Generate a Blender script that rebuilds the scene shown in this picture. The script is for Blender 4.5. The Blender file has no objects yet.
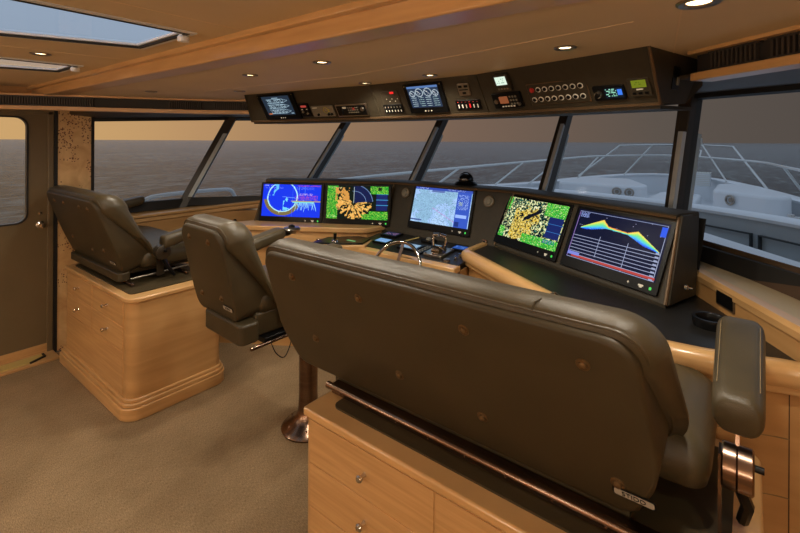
import bpy, bmesh, math, random
import numpy as np
from mathutils import Vector, Matrix
random.seed(7); rng = np.random.RandomState(5)
C = bpy.context.scene.collection
SC = bpy.context.scene
R = math.radians

# ------------------------------------------------------------------ materials
def lin(c):
    o = []
    for v in c:
        v = v/255.0
        o.append(v/12.92 if v <= .04045 else ((v+.055)/1.055)**2.4)
    return (o[0], o[1], o[2], 1)

def base_mat(name, col, rough=.5, metal=0., spec=.5, coat=0.):
    m = bpy.data.materials.new(name); m.use_nodes = True
    b = m.node_tree.nodes['Principled BSDF']
    b.inputs['Base Color'].default_value = lin(col)
    b.inputs['Roughness'].default_value = rough
    b.inputs['Metallic'].default_value = metal
    b.inputs['Specular IOR Level'].default_value = spec
    b.inputs['Coat Weight'].default_value = coat
    b.inputs['Coat Roughness'].default_value = .15
    return m

def noise_mat(name, c1, c2, scale=(10, 10, 10), nscale=1., detail=4, rough=.5, metal=0., bump=0., bscale=None, spec=.5, coat=0., dist=0., lo=.3, hi=.7):
    m = base_mat(name, c1, rough, metal, spec, coat)
    nt = m.node_tree; N = nt.nodes; Lk = nt.links; b = N['Principled BSDF']
    tc = N.new('ShaderNodeTexCoord'); mp = N.new('ShaderNodeMapping'); mp.inputs['Scale'].default_value = scale
    Lk.new(tc.outputs['Object'], mp.inputs['Vector'])
    no = N.new('ShaderNodeTexNoise'); no.inputs['Scale'].default_value = nscale; no.inputs['Detail'].default_value = detail
    no.inputs['Distortion'].default_value = dist
    Lk.new(mp.outputs['Vector'], no.inputs['Vector'])
    cr = N.new('ShaderNodeValToRGB')
    cr.color_ramp.elements[0].position = lo; cr.color_ramp.elements[0].color = lin(c1)
    cr.color_ramp.elements[1].position = hi; cr.color_ramp.elements[1].color = lin(c2)
    Lk.new(no.outputs['Fac'], cr.inputs['Fac']); Lk.new(cr.outputs['Color'], b.inputs['Base Color'])
    if bump:
        n2 = N.new('ShaderNodeTexNoise'); n2.inputs['Scale'].default_value = bscale or 200; n2.inputs['Detail'].default_value = 3
        Lk.new(tc.outputs['Object'], n2.inputs['Vector'])
        bp = N.new('ShaderNodeBump'); bp.inputs['Strength'].default_value = bump; bp.inputs['Distance'].default_value = .002
        Lk.new(n2.outputs['Fac'], bp.inputs['Height']); Lk.new(bp.outputs['Normal'], b.inputs['Normal'])
    return m

def emit_mat(name, col, strength):
    m = bpy.data.materials.new(name); m.use_nodes = True
    b = m.node_tree.nodes['Principled BSDF']
    b.inputs['Base Color'].default_value = (0, 0, 0, 1); b.inputs['Roughness'].default_value = .3
    b.inputs['Emission Color'].default_value = lin(col); b.inputs['Emission Strength'].default_value = strength
    return m

def screen_mat(strength=1.):
    m = bpy.data.materials.new('lit_screen'); m.use_nodes = True
    nt = m.node_tree; b = nt.nodes['Principled BSDF']
    a = nt.nodes.new('ShaderNodeVertexColor'); a.layer_name = 'picture'
    b.inputs['Base Color'].default_value = (.004, .004, .004, 1); b.inputs['Roughness'].default_value = .25; b.inputs['Specular IOR Level'].default_value = .05
    nt.links.new(a.outputs['Color'], b.inputs['Emission Color'])
    b.inputs['Emission Strength'].default_value = strength
    return m

def glass_mat():
    m = bpy.data.materials.new('window_glass'); m.use_nodes = True
    nt = m.node_tree; nt.nodes.clear()
    o = nt.nodes.new('ShaderNodeOutputMaterial'); mx = nt.nodes.new('ShaderNodeMixShader')
    t = nt.nodes.new('ShaderNodeBsdfTransparent'); g = nt.nodes.new('ShaderNodeBsdfGlossy')
    t.inputs['Color'].default_value = (.9, .92, .9, 1); g.inputs['Roughness'].default_value = .02
    fr = nt.nodes.new('ShaderNodeFresnel'); fr.inputs['IOR'].default_value = 1.12
    ge = nt.nodes.new('ShaderNodeNewGeometry'); mu = nt.nodes.new('ShaderNodeMath'); mu.operation = 'MULTIPLY'; iv = nt.nodes.new('ShaderNodeMath'); iv.operation = 'SUBTRACT'; iv.inputs[0].default_value = 1
    nt.links.new(ge.outputs['Backfacing'], iv.inputs[1]); nt.links.new(fr.outputs[0], mu.inputs[0]); nt.links.new(iv.outputs[0], mu.inputs[1]); nt.links.new(mu.outputs[0], mx.inputs['Fac']); nt.links.new(t.outputs[0], mx.inputs[1]); nt.links.new(g.outputs[0], mx.inputs[2])
    nt.links.new(mx.outputs[0], o.inputs['Surface'])
    return m

WOOD = noise_mat('maple_wood', (170, 129, 80), (188, 147, 96), (1.2, 1.2, 14), 1.3, 5, rough=.34, coat=.25, dist=.6)
WOODH = noise_mat('maple_wood_level_grain', (172, 131, 82), (192, 151, 100), (2.5, 2.5, 60), 1.3, 5, rough=.36, coat=.25, dist=.3)
WOODT = noise_mat('maple_trim', (180, 138, 87), (198, 156, 104), (3, 3, 30), 1.3, 4, rough=.28, coat=.4)
WOODD = noise_mat('maple_cabinet_face', (164, 121, 72), (180, 137, 86), (1.5, 1.5, 10), 1.3, 5, rough=.36, coat=.2, dist=.5)
GAP = base_mat('dark_joint_gap', (70, 44, 22), .8)  # dark brown of the joints between cabinet panels
LEATHER = noise_mat('olive_brown_leather', (58, 49, 32), (70, 59, 39), (9, 9, 9), 1, 4, rough=.40, bump=.35, bscale=420, spec=.36)
LEATHS = noise_mat('smooth_olive_shell', (55, 46, 29), (62, 52, 34), (6, 6, 6), 1, 3, spec=.3, rough=.48, bump=.2, bscale=600)
PLATEM = base_mat('plate_silver', (176, 168, 152), .4, .3)
CAPM = base_mat('antique_brass_cap', (104, 82, 54), .35, .6)
DARKM = base_mat('dark_bracket', (52, 44, 34), .35, .5)
STITCH = base_mat('tan_thread', (128, 106, 70), .7)
PANEL = noise_mat('dark_olive_panel', (48, 42, 31), (54, 47, 35), (30, 30, 30), 1, 3, spec=.3, rough=.5, bump=.15, bscale=700)
PANELT = base_mat('panel_edge_bronze', (96, 76, 54), .35, .4)
BLACK = base_mat('black_plastic', (12, 12, 13), .3, 0, .18)
BLACKD = noise_mat('black_leather_deck', (24, 22, 20), (30, 28, 25), (12, 12, 12), 1, 3, rough=.4, bump=.3, bscale=500)
RUBBER = base_mat('black_rubber', (20, 18, 16), .6)
CHROME = base_mat('polished_chrome', (205, 198, 190), .12, 1.)
BRONZE = noise_mat('bronzed_metal', (114, 92, 78), (136, 112, 96), (4, 4, 40), 1, 3, rough=.24, metal=1.)
STEEL = base_mat('brushed_steel', (160, 150, 138), .3, 1.)
GREYP = base_mat('grey_plastic', (112, 106, 92), .45)
WHITEP = base_mat('white_print', (215, 212, 200), .5)
REDP = emit_mat('red_lamp', (235, 40, 40), 1.2)
REDK = base_mat('red_knob', (170, 40, 34), .4)
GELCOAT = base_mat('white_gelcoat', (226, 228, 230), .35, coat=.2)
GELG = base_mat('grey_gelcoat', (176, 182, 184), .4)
TEAKLINE = base_mat('dark_seam', (60, 62, 62), .7)
DOORM = noise_mat('olive_door_leather', (98, 84, 60), (106, 91, 66), (2, 2, 2), 1, 3, rough=.4, bump=.15, bscale=300)
CEIL = noise_mat('tan_ceiling_vinyl', (200, 177, 138), (207, 183, 144), (3, 3, 3), 1, 3, rough=.6, bump=.1, bscale=300)
BRASS = base_mat('brass_tread', (186, 164, 98), .4, .1)
WALLM = noise_mat('wall_laminate', (186, 140, 90), (196, 150, 98), (2, 2, 6), 1, 3, rough=.5)
GLASS = glass_mat()
SKYG = glass_mat(); SKYG.node_tree.nodes['Fresnel'].inputs['IOR'].default_value = 1.04
LAMP = emit_mat('lamp_lens', (255, 232, 190), 9.)
SCREEN = screen_mat(1.15)

def carpet():
    m = noise_mat('beige_sisal_carpet', (116, 97, 72), (162, 138, 107), (70, 330, 70), 1., 5, rough=.95, bump=0, lo=.32, hi=.68, spec=.1)
    nt = m.node_tree; N = nt.nodes; Lk = nt.links; b = N['Principled BSDF']
    tc = N.new('ShaderNodeTexCoord')
    big = N.new('ShaderNodeTexNoise'); big.inputs['Scale'].default_value = 3.2; big.inputs['Detail'].default_value = 6
    Lk.new(tc.outputs['Object'], big.inputs['Vector'])
    src = b.inputs['Base Color'].links[0].from_socket
    mx = N.new('ShaderNodeMixRGB'); mx.blend_type = 'MULTIPLY'; mx.inputs[0].default_value = 1
    cr = N.new('ShaderNodeValToRGB'); cr.color_ramp.elements[0].position = .35; cr.color_ramp.elements[0].color = (.8, .79, .77, 1)
    cr.color_ramp.elements[1].position = .65; cr.color_ramp.elements[1].color = (1, 1, 1, 1)
    Lk.new(big.outputs['Fac'], cr.inputs['Fac']); Lk.new(src, mx.inputs[1]); Lk.new(cr.outputs[0], mx.inputs[2]); Lk.new(mx.outputs[0], b.inputs['Base Color'])
    w = N.new('ShaderNodeTexNoise'); w.inputs['Scale'].default_value = 1.0; w.inputs['Detail'].default_value = 2
    mp = N.new('ShaderNodeMapping'); mp.inputs['Scale'].default_value = (90, 330, 90)
    Lk.new(tc.outputs['Object'], mp.inputs['Vector']); Lk.new(mp.outputs[0], w.inputs['Vector'])
    bp = N.new('ShaderNodeBump'); bp.inputs['Strength'].default_value = .8; bp.inputs['Distance'].default_value = .004
    Lk.new(w.outputs['Fac'], bp.inputs['Height']); Lk.new(bp.outputs['Normal'], b.inputs['Normal'])
    return m
CARPET = carpet()

def burl():
    m = noise_mat('burl_veneer', (192, 152, 102), (220, 186, 134), (6, 6, 5), 1.2, 8, rough=.3, coat=.4, dist=1.4)
    nt = m.node_tree; N = nt.nodes; Lk = nt.links; b = N['Principled BSDF']
    src = b.inputs['Base Color'].links[0].from_socket
    tc = N.new('ShaderNodeTexCoord'); vo = N.new('ShaderNodeTexVoronoi'); vo.inputs['Scale'].default_value = 62
    no = N.new('ShaderNodeTexNoise'); no.inputs['Scale'].default_value = 7; no.inputs['Detail'].default_value = 3
    Lk.new(tc.outputs['Object'], vo.inputs['Vector']); Lk.new(tc.outputs['Object'], no.inputs['Vector'])
    lt = N.new('ShaderNodeMath'); lt.operation = 'LESS_THAN'; lt.inputs[1].default_value = .34; Lk.new(vo.outputs['Distance'], lt.inputs[0])
    gt = N.new('ShaderNodeMath'); gt.operation = 'GREATER_THAN'; gt.inputs[1].default_value = .51; Lk.new(no.outputs['Fac'], gt.inputs[0])
    mu = N.new('ShaderNodeMath'); mu.operation = 'MULTIPLY'; Lk.new(lt.outputs[0], mu.inputs[0]); Lk.new(gt.outputs[0], mu.inputs[1])
    mx = N.new('ShaderNodeMixRGB'); Lk.new(mu.outputs[0], mx.inputs[0]); Lk.new(src, mx.inputs[1]); mx.inputs[2].default_value = lin((96, 52, 26))
    Lk.new(mx.outputs[0], b.inputs['Base Color'])
    return m
BURL = burl()

def sea_mat():
    m = base_mat('sea_water', (30, 38, 42), .2, 0, .10)
    nt = m.node_tree; N = nt.nodes; Lk = nt.links; b = N['Principled BSDF']
    tc = N.new('ShaderNodeTexCoord'); fac = None
    def nz(sc, rot, det, rough=.6):
        mp = N.new('ShaderNodeMapping'); mp.inputs['Scale'].default_value = sc; mp.inputs['Rotation'].default_value = (0, 0, rot); Lk.new(tc.outputs['Object'], mp.inputs['Vector'])
        n = N.new('ShaderNodeTexNoise'); n.inputs['Scale'].default_value = 1; n.inputs['Detail'].default_value = det; n.inputs['Roughness'].default_value = rough; Lk.new(mp.outputs[0], n.inputs['Vector']); return n
    n1 = nz((.9, .35, 1), .6, 6); n2 = nz((.22, .09, 1), .5, 10, .82); n3 = nz((.03, .012, 1), .8, 12, .85)
    def add(x, y, k):
        a = N.new('ShaderNodeMath'); a.operation = 'MULTIPLY_ADD'; a.inputs[1].default_value = k; Lk.new(x, a.inputs[0]); Lk.new(y, a.inputs[2]); return a.outputs[0]
    sm = add(n2.outputs['Fac'], n1.outputs['Fac'], 1.1); sm = add(n3.outputs['Fac'], sm, .7)
    cr = N.new('ShaderNodeMapRange'); cr.inputs['From Min'].default_value = 1.36; cr.inputs['From Max'].default_value = 1.56; Lk.new(sm, cr.inputs['Value'])
    mx = N.new('ShaderNodeMixRGB'); mx.inputs[1].default_value = lin((2, 5, 9)); mx.inputs[2].default_value = lin((104, 114, 112)); Lk.new(cr.outputs[0], mx.inputs[0]); Lk.new(mx.outputs[0], b.inputs['Base Color'])  # light crests and dark troughs of the waves painted into the colour
    bp = N.new('ShaderNodeBump'); bp.inputs['Strength'].default_value = 1.; bp.inputs['Distance'].default_value = .35
    Lk.new(sm, bp.inputs['Height']); Lk.new(bp.outputs['Normal'], b.inputs['Normal'])
    return m
SEA = sea_mat()

# ------------------------------------------------------------------ object helpers
def props(o, label=None, cat=None, group=None, kind=None):
    if label: o['label'] = label
    if cat: o['category'] = cat
    if group: o['group'] = group
    if kind: o['kind'] = kind
    return o

def thing(name, label, cat, loc=(0, 0, 0), rot=None, group=None, mat=None):
    o = bpy.data.objects.new(name, None); o.empty_display_size = .05; C.objects.link(o)
    if mat is not None: o.matrix_world = mat
    else:
        o.location = loc
        if rot: o.rotation_euler = rot
    return props(o, label, cat, group)

def obj(name, bm, m, parent=None, smooth=True, ang=40, bev=0., seg=2, label=None):
    bm.normal_update()
    bmesh.ops.remove_doubles(bm, verts=bm.verts, dist=1e-5)
    bmesh.ops.recalc_face_normals(bm, faces=bm.faces)
    me = bpy.data.meshes.new(name); bm.to_mesh(me); bm.free(); me.materials.append(m)
    o = bpy.data.objects.new(name, me); C.objects.link(o)
    if parent: o.parent = parent
    if smooth:
        for p in me.polygons: p.use_smooth = True
        me.set_sharp_from_angle(angle=R(ang))
    if bev:
        b = o.modifiers.new('bevel', 'BEVEL'); b.width = bev; b.segments = seg; b.limit_method = 'ANGLE'; b.angle_limit = R(35); b.harden_normals = False
    if label: o['label'] = label
    return o

def struct(name, bm, m, **k):
    o = obj(name, bm, m, **k)
    if o.parent is None: o['kind'] = 'structure'
    return o

def B(): return bmesh.new()

def box(bm, x0, x1, y0, y1, z0, z1):
    v = [bm.verts.new((x, y, z)) for z in (z0, z1) for y in (y0, y1) for x in (x0, x1)]
    for f in ((0, 2, 3, 1), (4, 5, 7, 6), (0, 1, 5, 4), (2, 6, 7, 3), (0, 4, 6, 2), (1, 3, 7, 5)): bm.faces.new([v[i] for i in f])
    return bm

def hexa(bm, lo, hi):
    a = [bm.verts.new(p) for p in lo]; b = [bm.verts.new(p) for p in hi]; n = len(a)
    bm.faces.new(a[::-1]); bm.faces.new(b)
    for i in range(n): bm.faces.new((a[i], a[(i+1) % n], b[(i+1) % n], b[i]))
    return bm

def prism(bm, pts, z0, z1):
    return hexa(bm, [(p[0], p[1], z0) for p in pts], [(p[0], p[1], z1) for p in pts])

def tube(bm, pts, r, n=12, r2=None, closed=False):
    P = [Vector(p) for p in pts]; rings = []; m = len(P); up = None
    for i in range(m):
        if closed: t = (P[(i+1) % m]-P[i-1]).normalized()
        else: t = (P[min(i+1, m-1)]-P[max(i-1, 0)]).normalized()
        if up is None:
            up = Vector((0, 0, 1)) if abs(t.z) < .9 else Vector((1, 0, 0))
        a = t.cross(up).normalized(); b = a.cross(t).normalized(); up = b
        rr = r if r2 is None else r+(r2-r)*i/(m-1)
        rings.append([bm.verts.new(P[i]+a*math.cos(k*2*math.pi/n)*rr+b*math.sin(k*2*math.pi/n)*rr) for k in range(n)])
    for i in range(m if closed else m-1):
        A, Bq = rings[i], rings[(i+1) % m]
        for k in range(n): bm.faces.new((A[k], A[(k+1) % n], Bq[(k+1) % n], Bq[k]))
    if not closed:
        bm.faces.new(rings[0][::-1]); bm.faces.new(rings[-1])
    return bm

def cyl(bm, p, q, r, n=20, r2=None): return tube(bm, [p, q], r, n, r2)

def lathe(bm, prof, c=(0, 0, 0), n=28, axis='z'):
    rings = []
    for (r, z) in prof:
        ring = []
        for k in range(n):
            a = 2*math.pi*k/n; x, y = r*math.cos(a), r*math.sin(a)
            p = (x, y, z) if axis == 'z' else ((z, x, y) if axis == 'x' else (x, z, y))
            ring.append(bm.verts.new((c[0]+p[0], c[1]+p[1], c[2]+p[2])))
        rings.append(ring)
    for i in range(len(rings)-1):
        for k in range(n): bm.faces.new((rings[i][k], rings[i][(k+1) % n], rings[i+1][(k+1) % n], rings[i+1][k]))
    bm.faces.new(rings[0][::-1]); bm.faces.new(rings[-1])
    return bm

def round_poly(verts, rad, seg=6):
    out = []; n = len(verts)
    for i in range(n):
        p = Vector(verts[i]); a = (Vector(verts[i-1])-p); b = (Vector(verts[(i+1) % n])-p)
        r = rad[i] if isinstance(rad, (list, tuple)) else rad
        la, lb = a.length, b.length; a.normalize(); b.normalize()
        th = a.angle(b)
        if r <= 1e-5 or abs(th-math.pi) < .02: out.append((p.x, p.y)); continue
        d = min(r/math.tan(th/2), la*.49, lb*.49); rr = d*math.tan(th/2)
        c = p+(a+b).normalized()*(rr/math.sin(th/2))
        s = p+a*d-c; e = p+b*d-c
        for k in range(seg+1):
            t = k/seg; ang = s.angle(e) if s.length > 0 else 0
            if ang < 1e-4: q = s
            else: q = (s*math.sin((1-t)*ang)+e*math.sin(t*ang))/math.sin(ang)
            out.append((c.x+q.x, c.y+q.y))
    return out

def sweep_profile(bm, path, prof, closed=False, endcap=True):
    """path: plan points (x,y[,z]); prof: (offset to the right-hand side, z)"""
    P = [Vector((p[0], p[1])) for p in path]; Z = [p[2] if len(p) > 2 else 0 for p in path]; m = len(P); rings = []
    for i in range(m):
        if i == 0 and not closed: d = (P[1]-P[0]).normalized(); sc = 1
        elif i == m-1 and not closed: d = (P[-1]-P[-2]).normalized(); sc = 1
        else:
            d1 = (P[i]-P[i-1]).normalized(); d2 = (P[(i+1) % m]-P[i]).normalized(); d = (d1+d2).normalized(); sc = 1/max(.4, d.dot(d1))
        nrm = Vector((d.y, -d.x))*sc
        rings.append([bm.verts.new((P[i].x+nrm.x*o, P[i].y+nrm.y*o, Z[i]+z)) for o, z in prof])
    n = len(prof)
    for i in range(m if closed else m-1):
        a, b = rings[i], rings[(i+1) % m]
        for k in range(n): bm.faces.new((a[k], a[(k+1) % n], b[(k+1) % n], b[k]))
    if not closed and endcap:
        bm.faces.new(rings[0][::-1]); bm.faces.new(rings[-1])
    return bm

def copy_tree(o, parent=None, **pr):
    c = o.copy(); C.objects.link(c)
    if parent:
        c.parent = parent
    for k, v in pr.items(): c[k] = v
    for ch in list(o.children):
        copy_tree(ch, c)
    return c

# ------------------------------------------------------------------ camera
cam = bpy.data.cameras.new('camera'); co = bpy.data.objects.new('camera', cam); C.objects.link(co)
F = 446.0
cam.sensor_width = 36; cam.lens = F/800*36; cam.shift_y = -(266.5-141.3)/800; cam.clip_end = 60000; cam.clip_start = .02
co.matrix_world = Matrix.Translation((0, 0, 1.7)) @ Matrix.Rotation(R(38.1), 4, 'Z') @ Matrix.Rotation(R(90), 4, 'X') @ Matrix.Rotation(.0054, 4, 'Z')
SC.camera = co
SC.view_settings.view_transform = 'Standard'; SC.view_settings.look = 'None'; SC.view_settings.gamma = 1; SC.view_settings.exposure = 0
SC.view_settings.use_curve_mapping = False

# ------------------------------------------------------------------ world: dusk sky, sunset glow to port
def world():
    w = bpy.data.worlds.new('dusk_sky'); SC.world = w; w.use_nodes = True
    nt = w.node_tree; N = nt.nodes; Lk = nt.links; bg = N['Background']
    tc = N.new('ShaderNodeTexCoord')
    nz = N.new('ShaderNodeVectorMath'); nz.operation = 'NORMALIZE'; Lk.new(tc.outputs['Generated'], nz.inputs[0])
    sx = N.new('ShaderNodeSeparateXYZ'); Lk.new(nz.outputs[0], sx.inputs[0])
    dt = N.new('ShaderNodeVectorMath'); dt.operation = 'DOT_PRODUCT'; dt.inputs[1].default_value = (-.995, .1, 0)
    Lk.new(nz.outputs[0], dt.inputs[0])
    cr = N.new('ShaderNodeValToRGB'); e = cr.color_ramp.elements
    e[0].position = 0; e[0].color = lin((78, 72, 72))
    e[1].position = 1; e[1].color = lin((224, 176, 120))
    for p, c in ((.42, (84, 76, 74)), (.62, (102, 90, 84)), (.80, (132, 106, 92)), (.90, (164, 128, 100)), (.965, (202, 156, 112))):
        q = e.new(p); q.color = lin(c)
    ma = N.new('ShaderNodeMath'); ma.operation = 'MULTIPLY_ADD'; ma.inputs[1].default_value = .5; ma.inputs[2].default_value = .5
    Lk.new(dt.outputs['Value'], ma.inputs[0]); Lk.new(ma.outputs[0], cr.inputs['Fac'])
    el = N.new('ShaderNodeMapRange'); el.inputs['From Min'].default_value = .11; el.inputs['From Max'].default_value = .17
    Lk.new(sx.outputs['Z'], el.inputs['Value'])
    mx = N.new('ShaderNodeMixRGB'); Lk.new(el.outputs[0], mx.inputs[0]); Lk.new(cr.outputs[0], mx.inputs[1]); mx.inputs[2].default_value = lin((164, 179, 206))
    Lk.new(mx.outputs[0], bg.inputs['Color']); bg.inputs['Strength'].default_value = 1.
world()

# ------------------------------------------------------------------ setting: floor, ceiling, walls
ZF = 2.03; ZA = 2.10
XP = -4.38
struct('floor', prism(B(), [(XP, -2.4), (1.25, -2.4), (1.25, 1.3), (.1, 2.6), (-.3, 3.0), (-3.3, 3.0), (-4.35, 2.1)], -.06, 0), CARPET)
# forward ceiling
struct('ceiling', prism(B(), [(XP-.35, 1.06), (1.3, 1.06), (1.3, 1.6), (.35, 2.8), (-.2, 3.4), (-1.2, 4.0), (-2.5, 4.0), (-3.3, 3.5), (-4.6, 2.8)], ZF, ZF+.05), CEIL, smooth=False)
# raised aft ceiling with two skylight openings
bm = B()
s1 = [(-1.64, .82), (-2.066, .82), (-2.50, -.22), (-1.62, -.22)]
s2 = [(-2.855, .82), (-3.18, .82), (-3.58, -.22), (-2.93, -.22)]
for q in ([(1.3, 1.0), (XP-.3, 1.0), (XP-.3, .82), (1.3, .82)], [(1.3, .82), s1[0], s1[3], (1.3, -.22)],
          [s1[1], s2[0], s2[3], s1[2]], [s2[1], (XP-.3, .82), (XP-.3, -.22), s2[2]], [(1.3, -.22), (XP-.3, -.22), (XP-.3, -2.4), (1.3, -2.4)]):
    prism(bm, q, ZA, ZA+.008)
struct('ceiling', bm, CEIL, smooth=False)
# seams of the ceiling panels
bm = B()
for a, b, z in (((-.10, 1.06), (-.235, 2.0), ZF), ((-2.9, 1.55), (-1.6, 1.62), ZF), ((-1.6, 1.62), (-.25, 1.35), ZF), ((-1.45, -.3), (-1.45, .95), ZA), ((-2.62, -.3), (-2.45, .95), ZA)):
    A = Vector(a); Bv = Vector(b); n = (Bv-A).normalized(); n = Vector((-n.y, n.x))*.0022
    prism(bm, [A-n, Bv-n, Bv+n, A+n], z-.0012, z+.001)
struct('trim_1', bm, base_mat('ceiling_seam', (214, 186, 146), .6))
# wood beam between the two ceiling levels
bm = B(); box(bm, XP-.3, 1.3, .955, 1.065, ZF-.008, ZA+.03); struct('trim_2', bm, WOODT, bev=.006)
bm = B(); box(bm, XP-.3, 1.3, .925, .957, ZA-.022, ZA+.01); struct('trim_3', bm, WOODT, bev=.004)
# skylights
for i, s in enumerate((s1, s2)):
    fr = B()
    sweep_profile(fr, [(p[0], p[1], ZA) for p in s], [(0, -.006), (0, .014), (.02, .014), (.02, -.006)], closed=True)
    f = struct('window_%d' % (i+8), fr, base_mat('white_skylight_frame', (206, 208, 210), .4))
    sw = B(); sweep_profile(sw, [(p[0], p[1], ZA) for p in s], [(.001, -.008), (.001, .0), (-.012, .0), (-.012, -.008)], closed=True)
    struct('gasket', sw, RUBBER, parent=f)
    inner = B(); sweep_profile(inner, [(p[0]+(.02 if p[0] < s[0][0]-.2 else -.02), p[1]-.02*(p[1] > 0), ZA+.001) for p in s], [(-.0, .0), (-.0, .008), (.018, .008), (.018, .0)], closed=True)
    struct('inner_frame', inner, GELCOAT, parent=f)
    gl = B(); prism(gl, s, ZA+.009, ZA+.013); struct('pane', gl, SKYG, parent=f, smooth=False)
    lt = B(); cx, cy = s[0][0]-.045, s[0][1]-.0
    lathe(lt, [(.0, -.03), (.02, -.026), (.022, -.01), (.015, 0)], (cx, cy, ZA-.002), 16); struct('latch', lt, GELCOAT, parent=f)

# port wall: pillar, low wall under windows, door
bm = B(); box(bm, XP-.12, XP, -2.4, -.05, 0, ZA); struct('wall_port', bm, WALLM)
bm = B(); box(bm, XP-.12, XP, -.05, 1.145, 1.90, ZA); struct('wall_port', bm, WALLM)
bm = B(); box(bm, XP-.12, XP+.012, 1.12, 1.358, 0, 1.94); p = struct('wall_port', bm, BURL, bev=.004)
bm = B(); prism(bm, [(XP, 1.36), (XP-.1, 1.36), (-4.62, 1.36), (-4.62, 2.1), (-4.45, 2.25), (-4.33, 2.12)], 0, 1.06); struct('wall_port', bm, WALLM)
bm = B(); box(bm, XP-.02, XP+.016, 1.098, 1.122, 0, 1.93); box(bm, XP-.02, XP+.016, 1.352, 1.375, 0, 1.95); struct('trim_4', bm, RUBBER)
# door leaf with rounded window
bm = B()
outer = [(-.03, .02), (1.09, .02), (1.09, 1.895), (-.03, 1.895)]
hole = round_poly([(.10, 1.06), (.93, 1.06), (.93, 1.866), (.10, 1.866)], .07, 8)
def holed(bm, outer, hole, x0, x1):
    for side, x in ((0, x0), (1, x1)):
        o = [bm.verts.new((x, p[0], p[1])) for p in outer]; h = [bm.verts.new((x, p[0], p[1])) for p in hole]
        eo = [bm.edges.new((o[i], o[(i+1) % len(o)])) for i in range(len(o))]; eh = [bm.edges.new((h[i], h[(i+1) % len(h)])) for i in range(len(h))]
        bmesh.ops.triangle_fill(bm, edges=eo+eh, use_beauty=True)
        if side == 0: O, Hh = o, h
        else:
            for i in range(len(o)): bm.faces.new((O[i], O[(i+1) % len(o)], o[(i+1) % len(o)], o[i]))
            for i in range(len(h)): bm.faces.new((Hh[i], Hh[(i+1) % len(h)], h[(i+1) % len(h)], h[i]))
holed(bm, outer, hole, XP-.05, XP-.006)
door = struct('door_1', bm, DOORM, ang=30)
bm = B(); holed(bm, round_poly([(.088, 1.048), (.942, 1.048), (.942, 1.878), (.088, 1.878)], .078, 8), hole, XP-.008, XP-.002); struct('window_gasket', bm, RUBBER, parent=door)
bm = B(); box(bm, XP-.035, XP-.028, .09, .94, 1.05, 1.88); struct('pane', bm, GLASS, parent=door)
bm = B(); box(bm, XP-.01, XP+.004, -.03, 1.06, .02, .085); struct('kick_rail', bm, WOODH, parent=door)
bm = B(); lathe(bm, [(.0, 0), (.028, 0), (.028, .012), (.014, .018), (.012, .05), (.022, .058), (.02, .075), (0, .08)], (XP-.006, 1.015, 1.03), 20, 'x'); struct('lock_knob', bm, CHROME, parent=door)
bm = B(); lathe(bm, [(.0, 0), (.012, 0), (.012, .008), (0, .01)], (XP-.006, 1.015, 1.12), 16, 'x'); struct('key_cylinder', bm, CHROME, parent=door)
bm = B(); box(bm, XP-.03, XP+.01, 1.06, 1.098, 0, 1.92); box(bm, XP-.03, XP+.01, -.05, -.032, 0, 1.92); box(bm, XP-.03, XP+.01, -.05, 1.13, 1.895, 1.925); struct('trim_5', bm, DOORM, bev=.004)
bm = B(); box(bm, XP-.002, XP+.175, -.05, 1.10, 0, .02); struct('trim_6', bm, WOODH, bev=.004)
bm = B(); prism(bm, round_poly([(XP+.045, -.05), (XP+.15, -.05), (XP+.15, .93), (XP+.10, 1.02), (XP+.045, 1.02)], .01), .02, .030)
t = thing('door_tread_plate', 'yellow brass tread plate on the sill of the port door', 'tread plate')
obj('plate', bm, BRASS, t, bev=.002)
bm = B(); prism(bm, [(XP+.045, 1.015), (XP+.098, 1.012), (XP+.148, .92), (XP+.158, .93), (XP+.106, 1.03), (XP+.045, 1.03)], .02, .032); obj('rubber_end', bm, RUBBER, t)

# frieze (vent box) polyline, port side and starboard side
def frieze(path, z0, z1, zw, vents, n0):
    bm = B(); sweep_profile(bm, path, [(0, z0), (0, zw), (-.09, zw), (-.09, z0)]); struct('trim_%d' % n0, bm, WOODT, bev=.003)
    bm = B(); sweep_profile(bm, path, [(.012, z1-.012), (.012, z1+.002), (-.09, z1+.002), (-.09, z1-.012)]); struct('trim_%d' % (n0+1), bm, WOODT, bev=.002)
    bm = B(); sweep_profile(bm, path, [(-.03, zw-.002), (-.03, z1-.006), (-.08, z1-.006), (-.08, zw-.002)]); struct('trim_%d' % (n0+2), bm, base_mat('dark_vent_back', (24, 19, 16), .7))
    for (a, b, lab) in vents:
        A = Vector(a); Bv = Vector(b); L = (Bv-A).length; d = (Bv-A)/L; n = Vector((d.y, -d.x))
        t = thing('air_vent', lab, 'vent', group=None)
        fb = B()
        def bar(bm, s0, s1, za, zb, o0, o1):
            p0 = A+d*s0; p1 = A+d*s1
            prism(bm, [p0+n*o0, p1+n*o0, p1+n*o1, p0+n*o1], za, zb)
        bar(fb, 0, L, zw+.002, zw+.008, -.028, -.012); bar(fb, 0, L, z1-.018, z1-.012, -.028, -.012)
        obj('frame', fb, base_mat('vent_frame', (34, 30, 27), .6), t)
        sl = B(); k = 0; s = .008
        while s < L-.008:
            bar(sl, s, s+.007, zw+.008, z1-.018, -.028, -.014); s += .016
        obj('slats', sl, base_mat('vent_slat', (48, 41, 35), .6), t)
PF = [(-4.28, -2.4), (-4.26, .2), (-4.2, .74), (-3.49, 1.87), (-3.0, 2.28), (-2.9, 2.35)]
def lerp(a, b, t): return (a[0]+(b[0]-a[0])*t, a[1]+(b[1]-a[1])*t)
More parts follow.
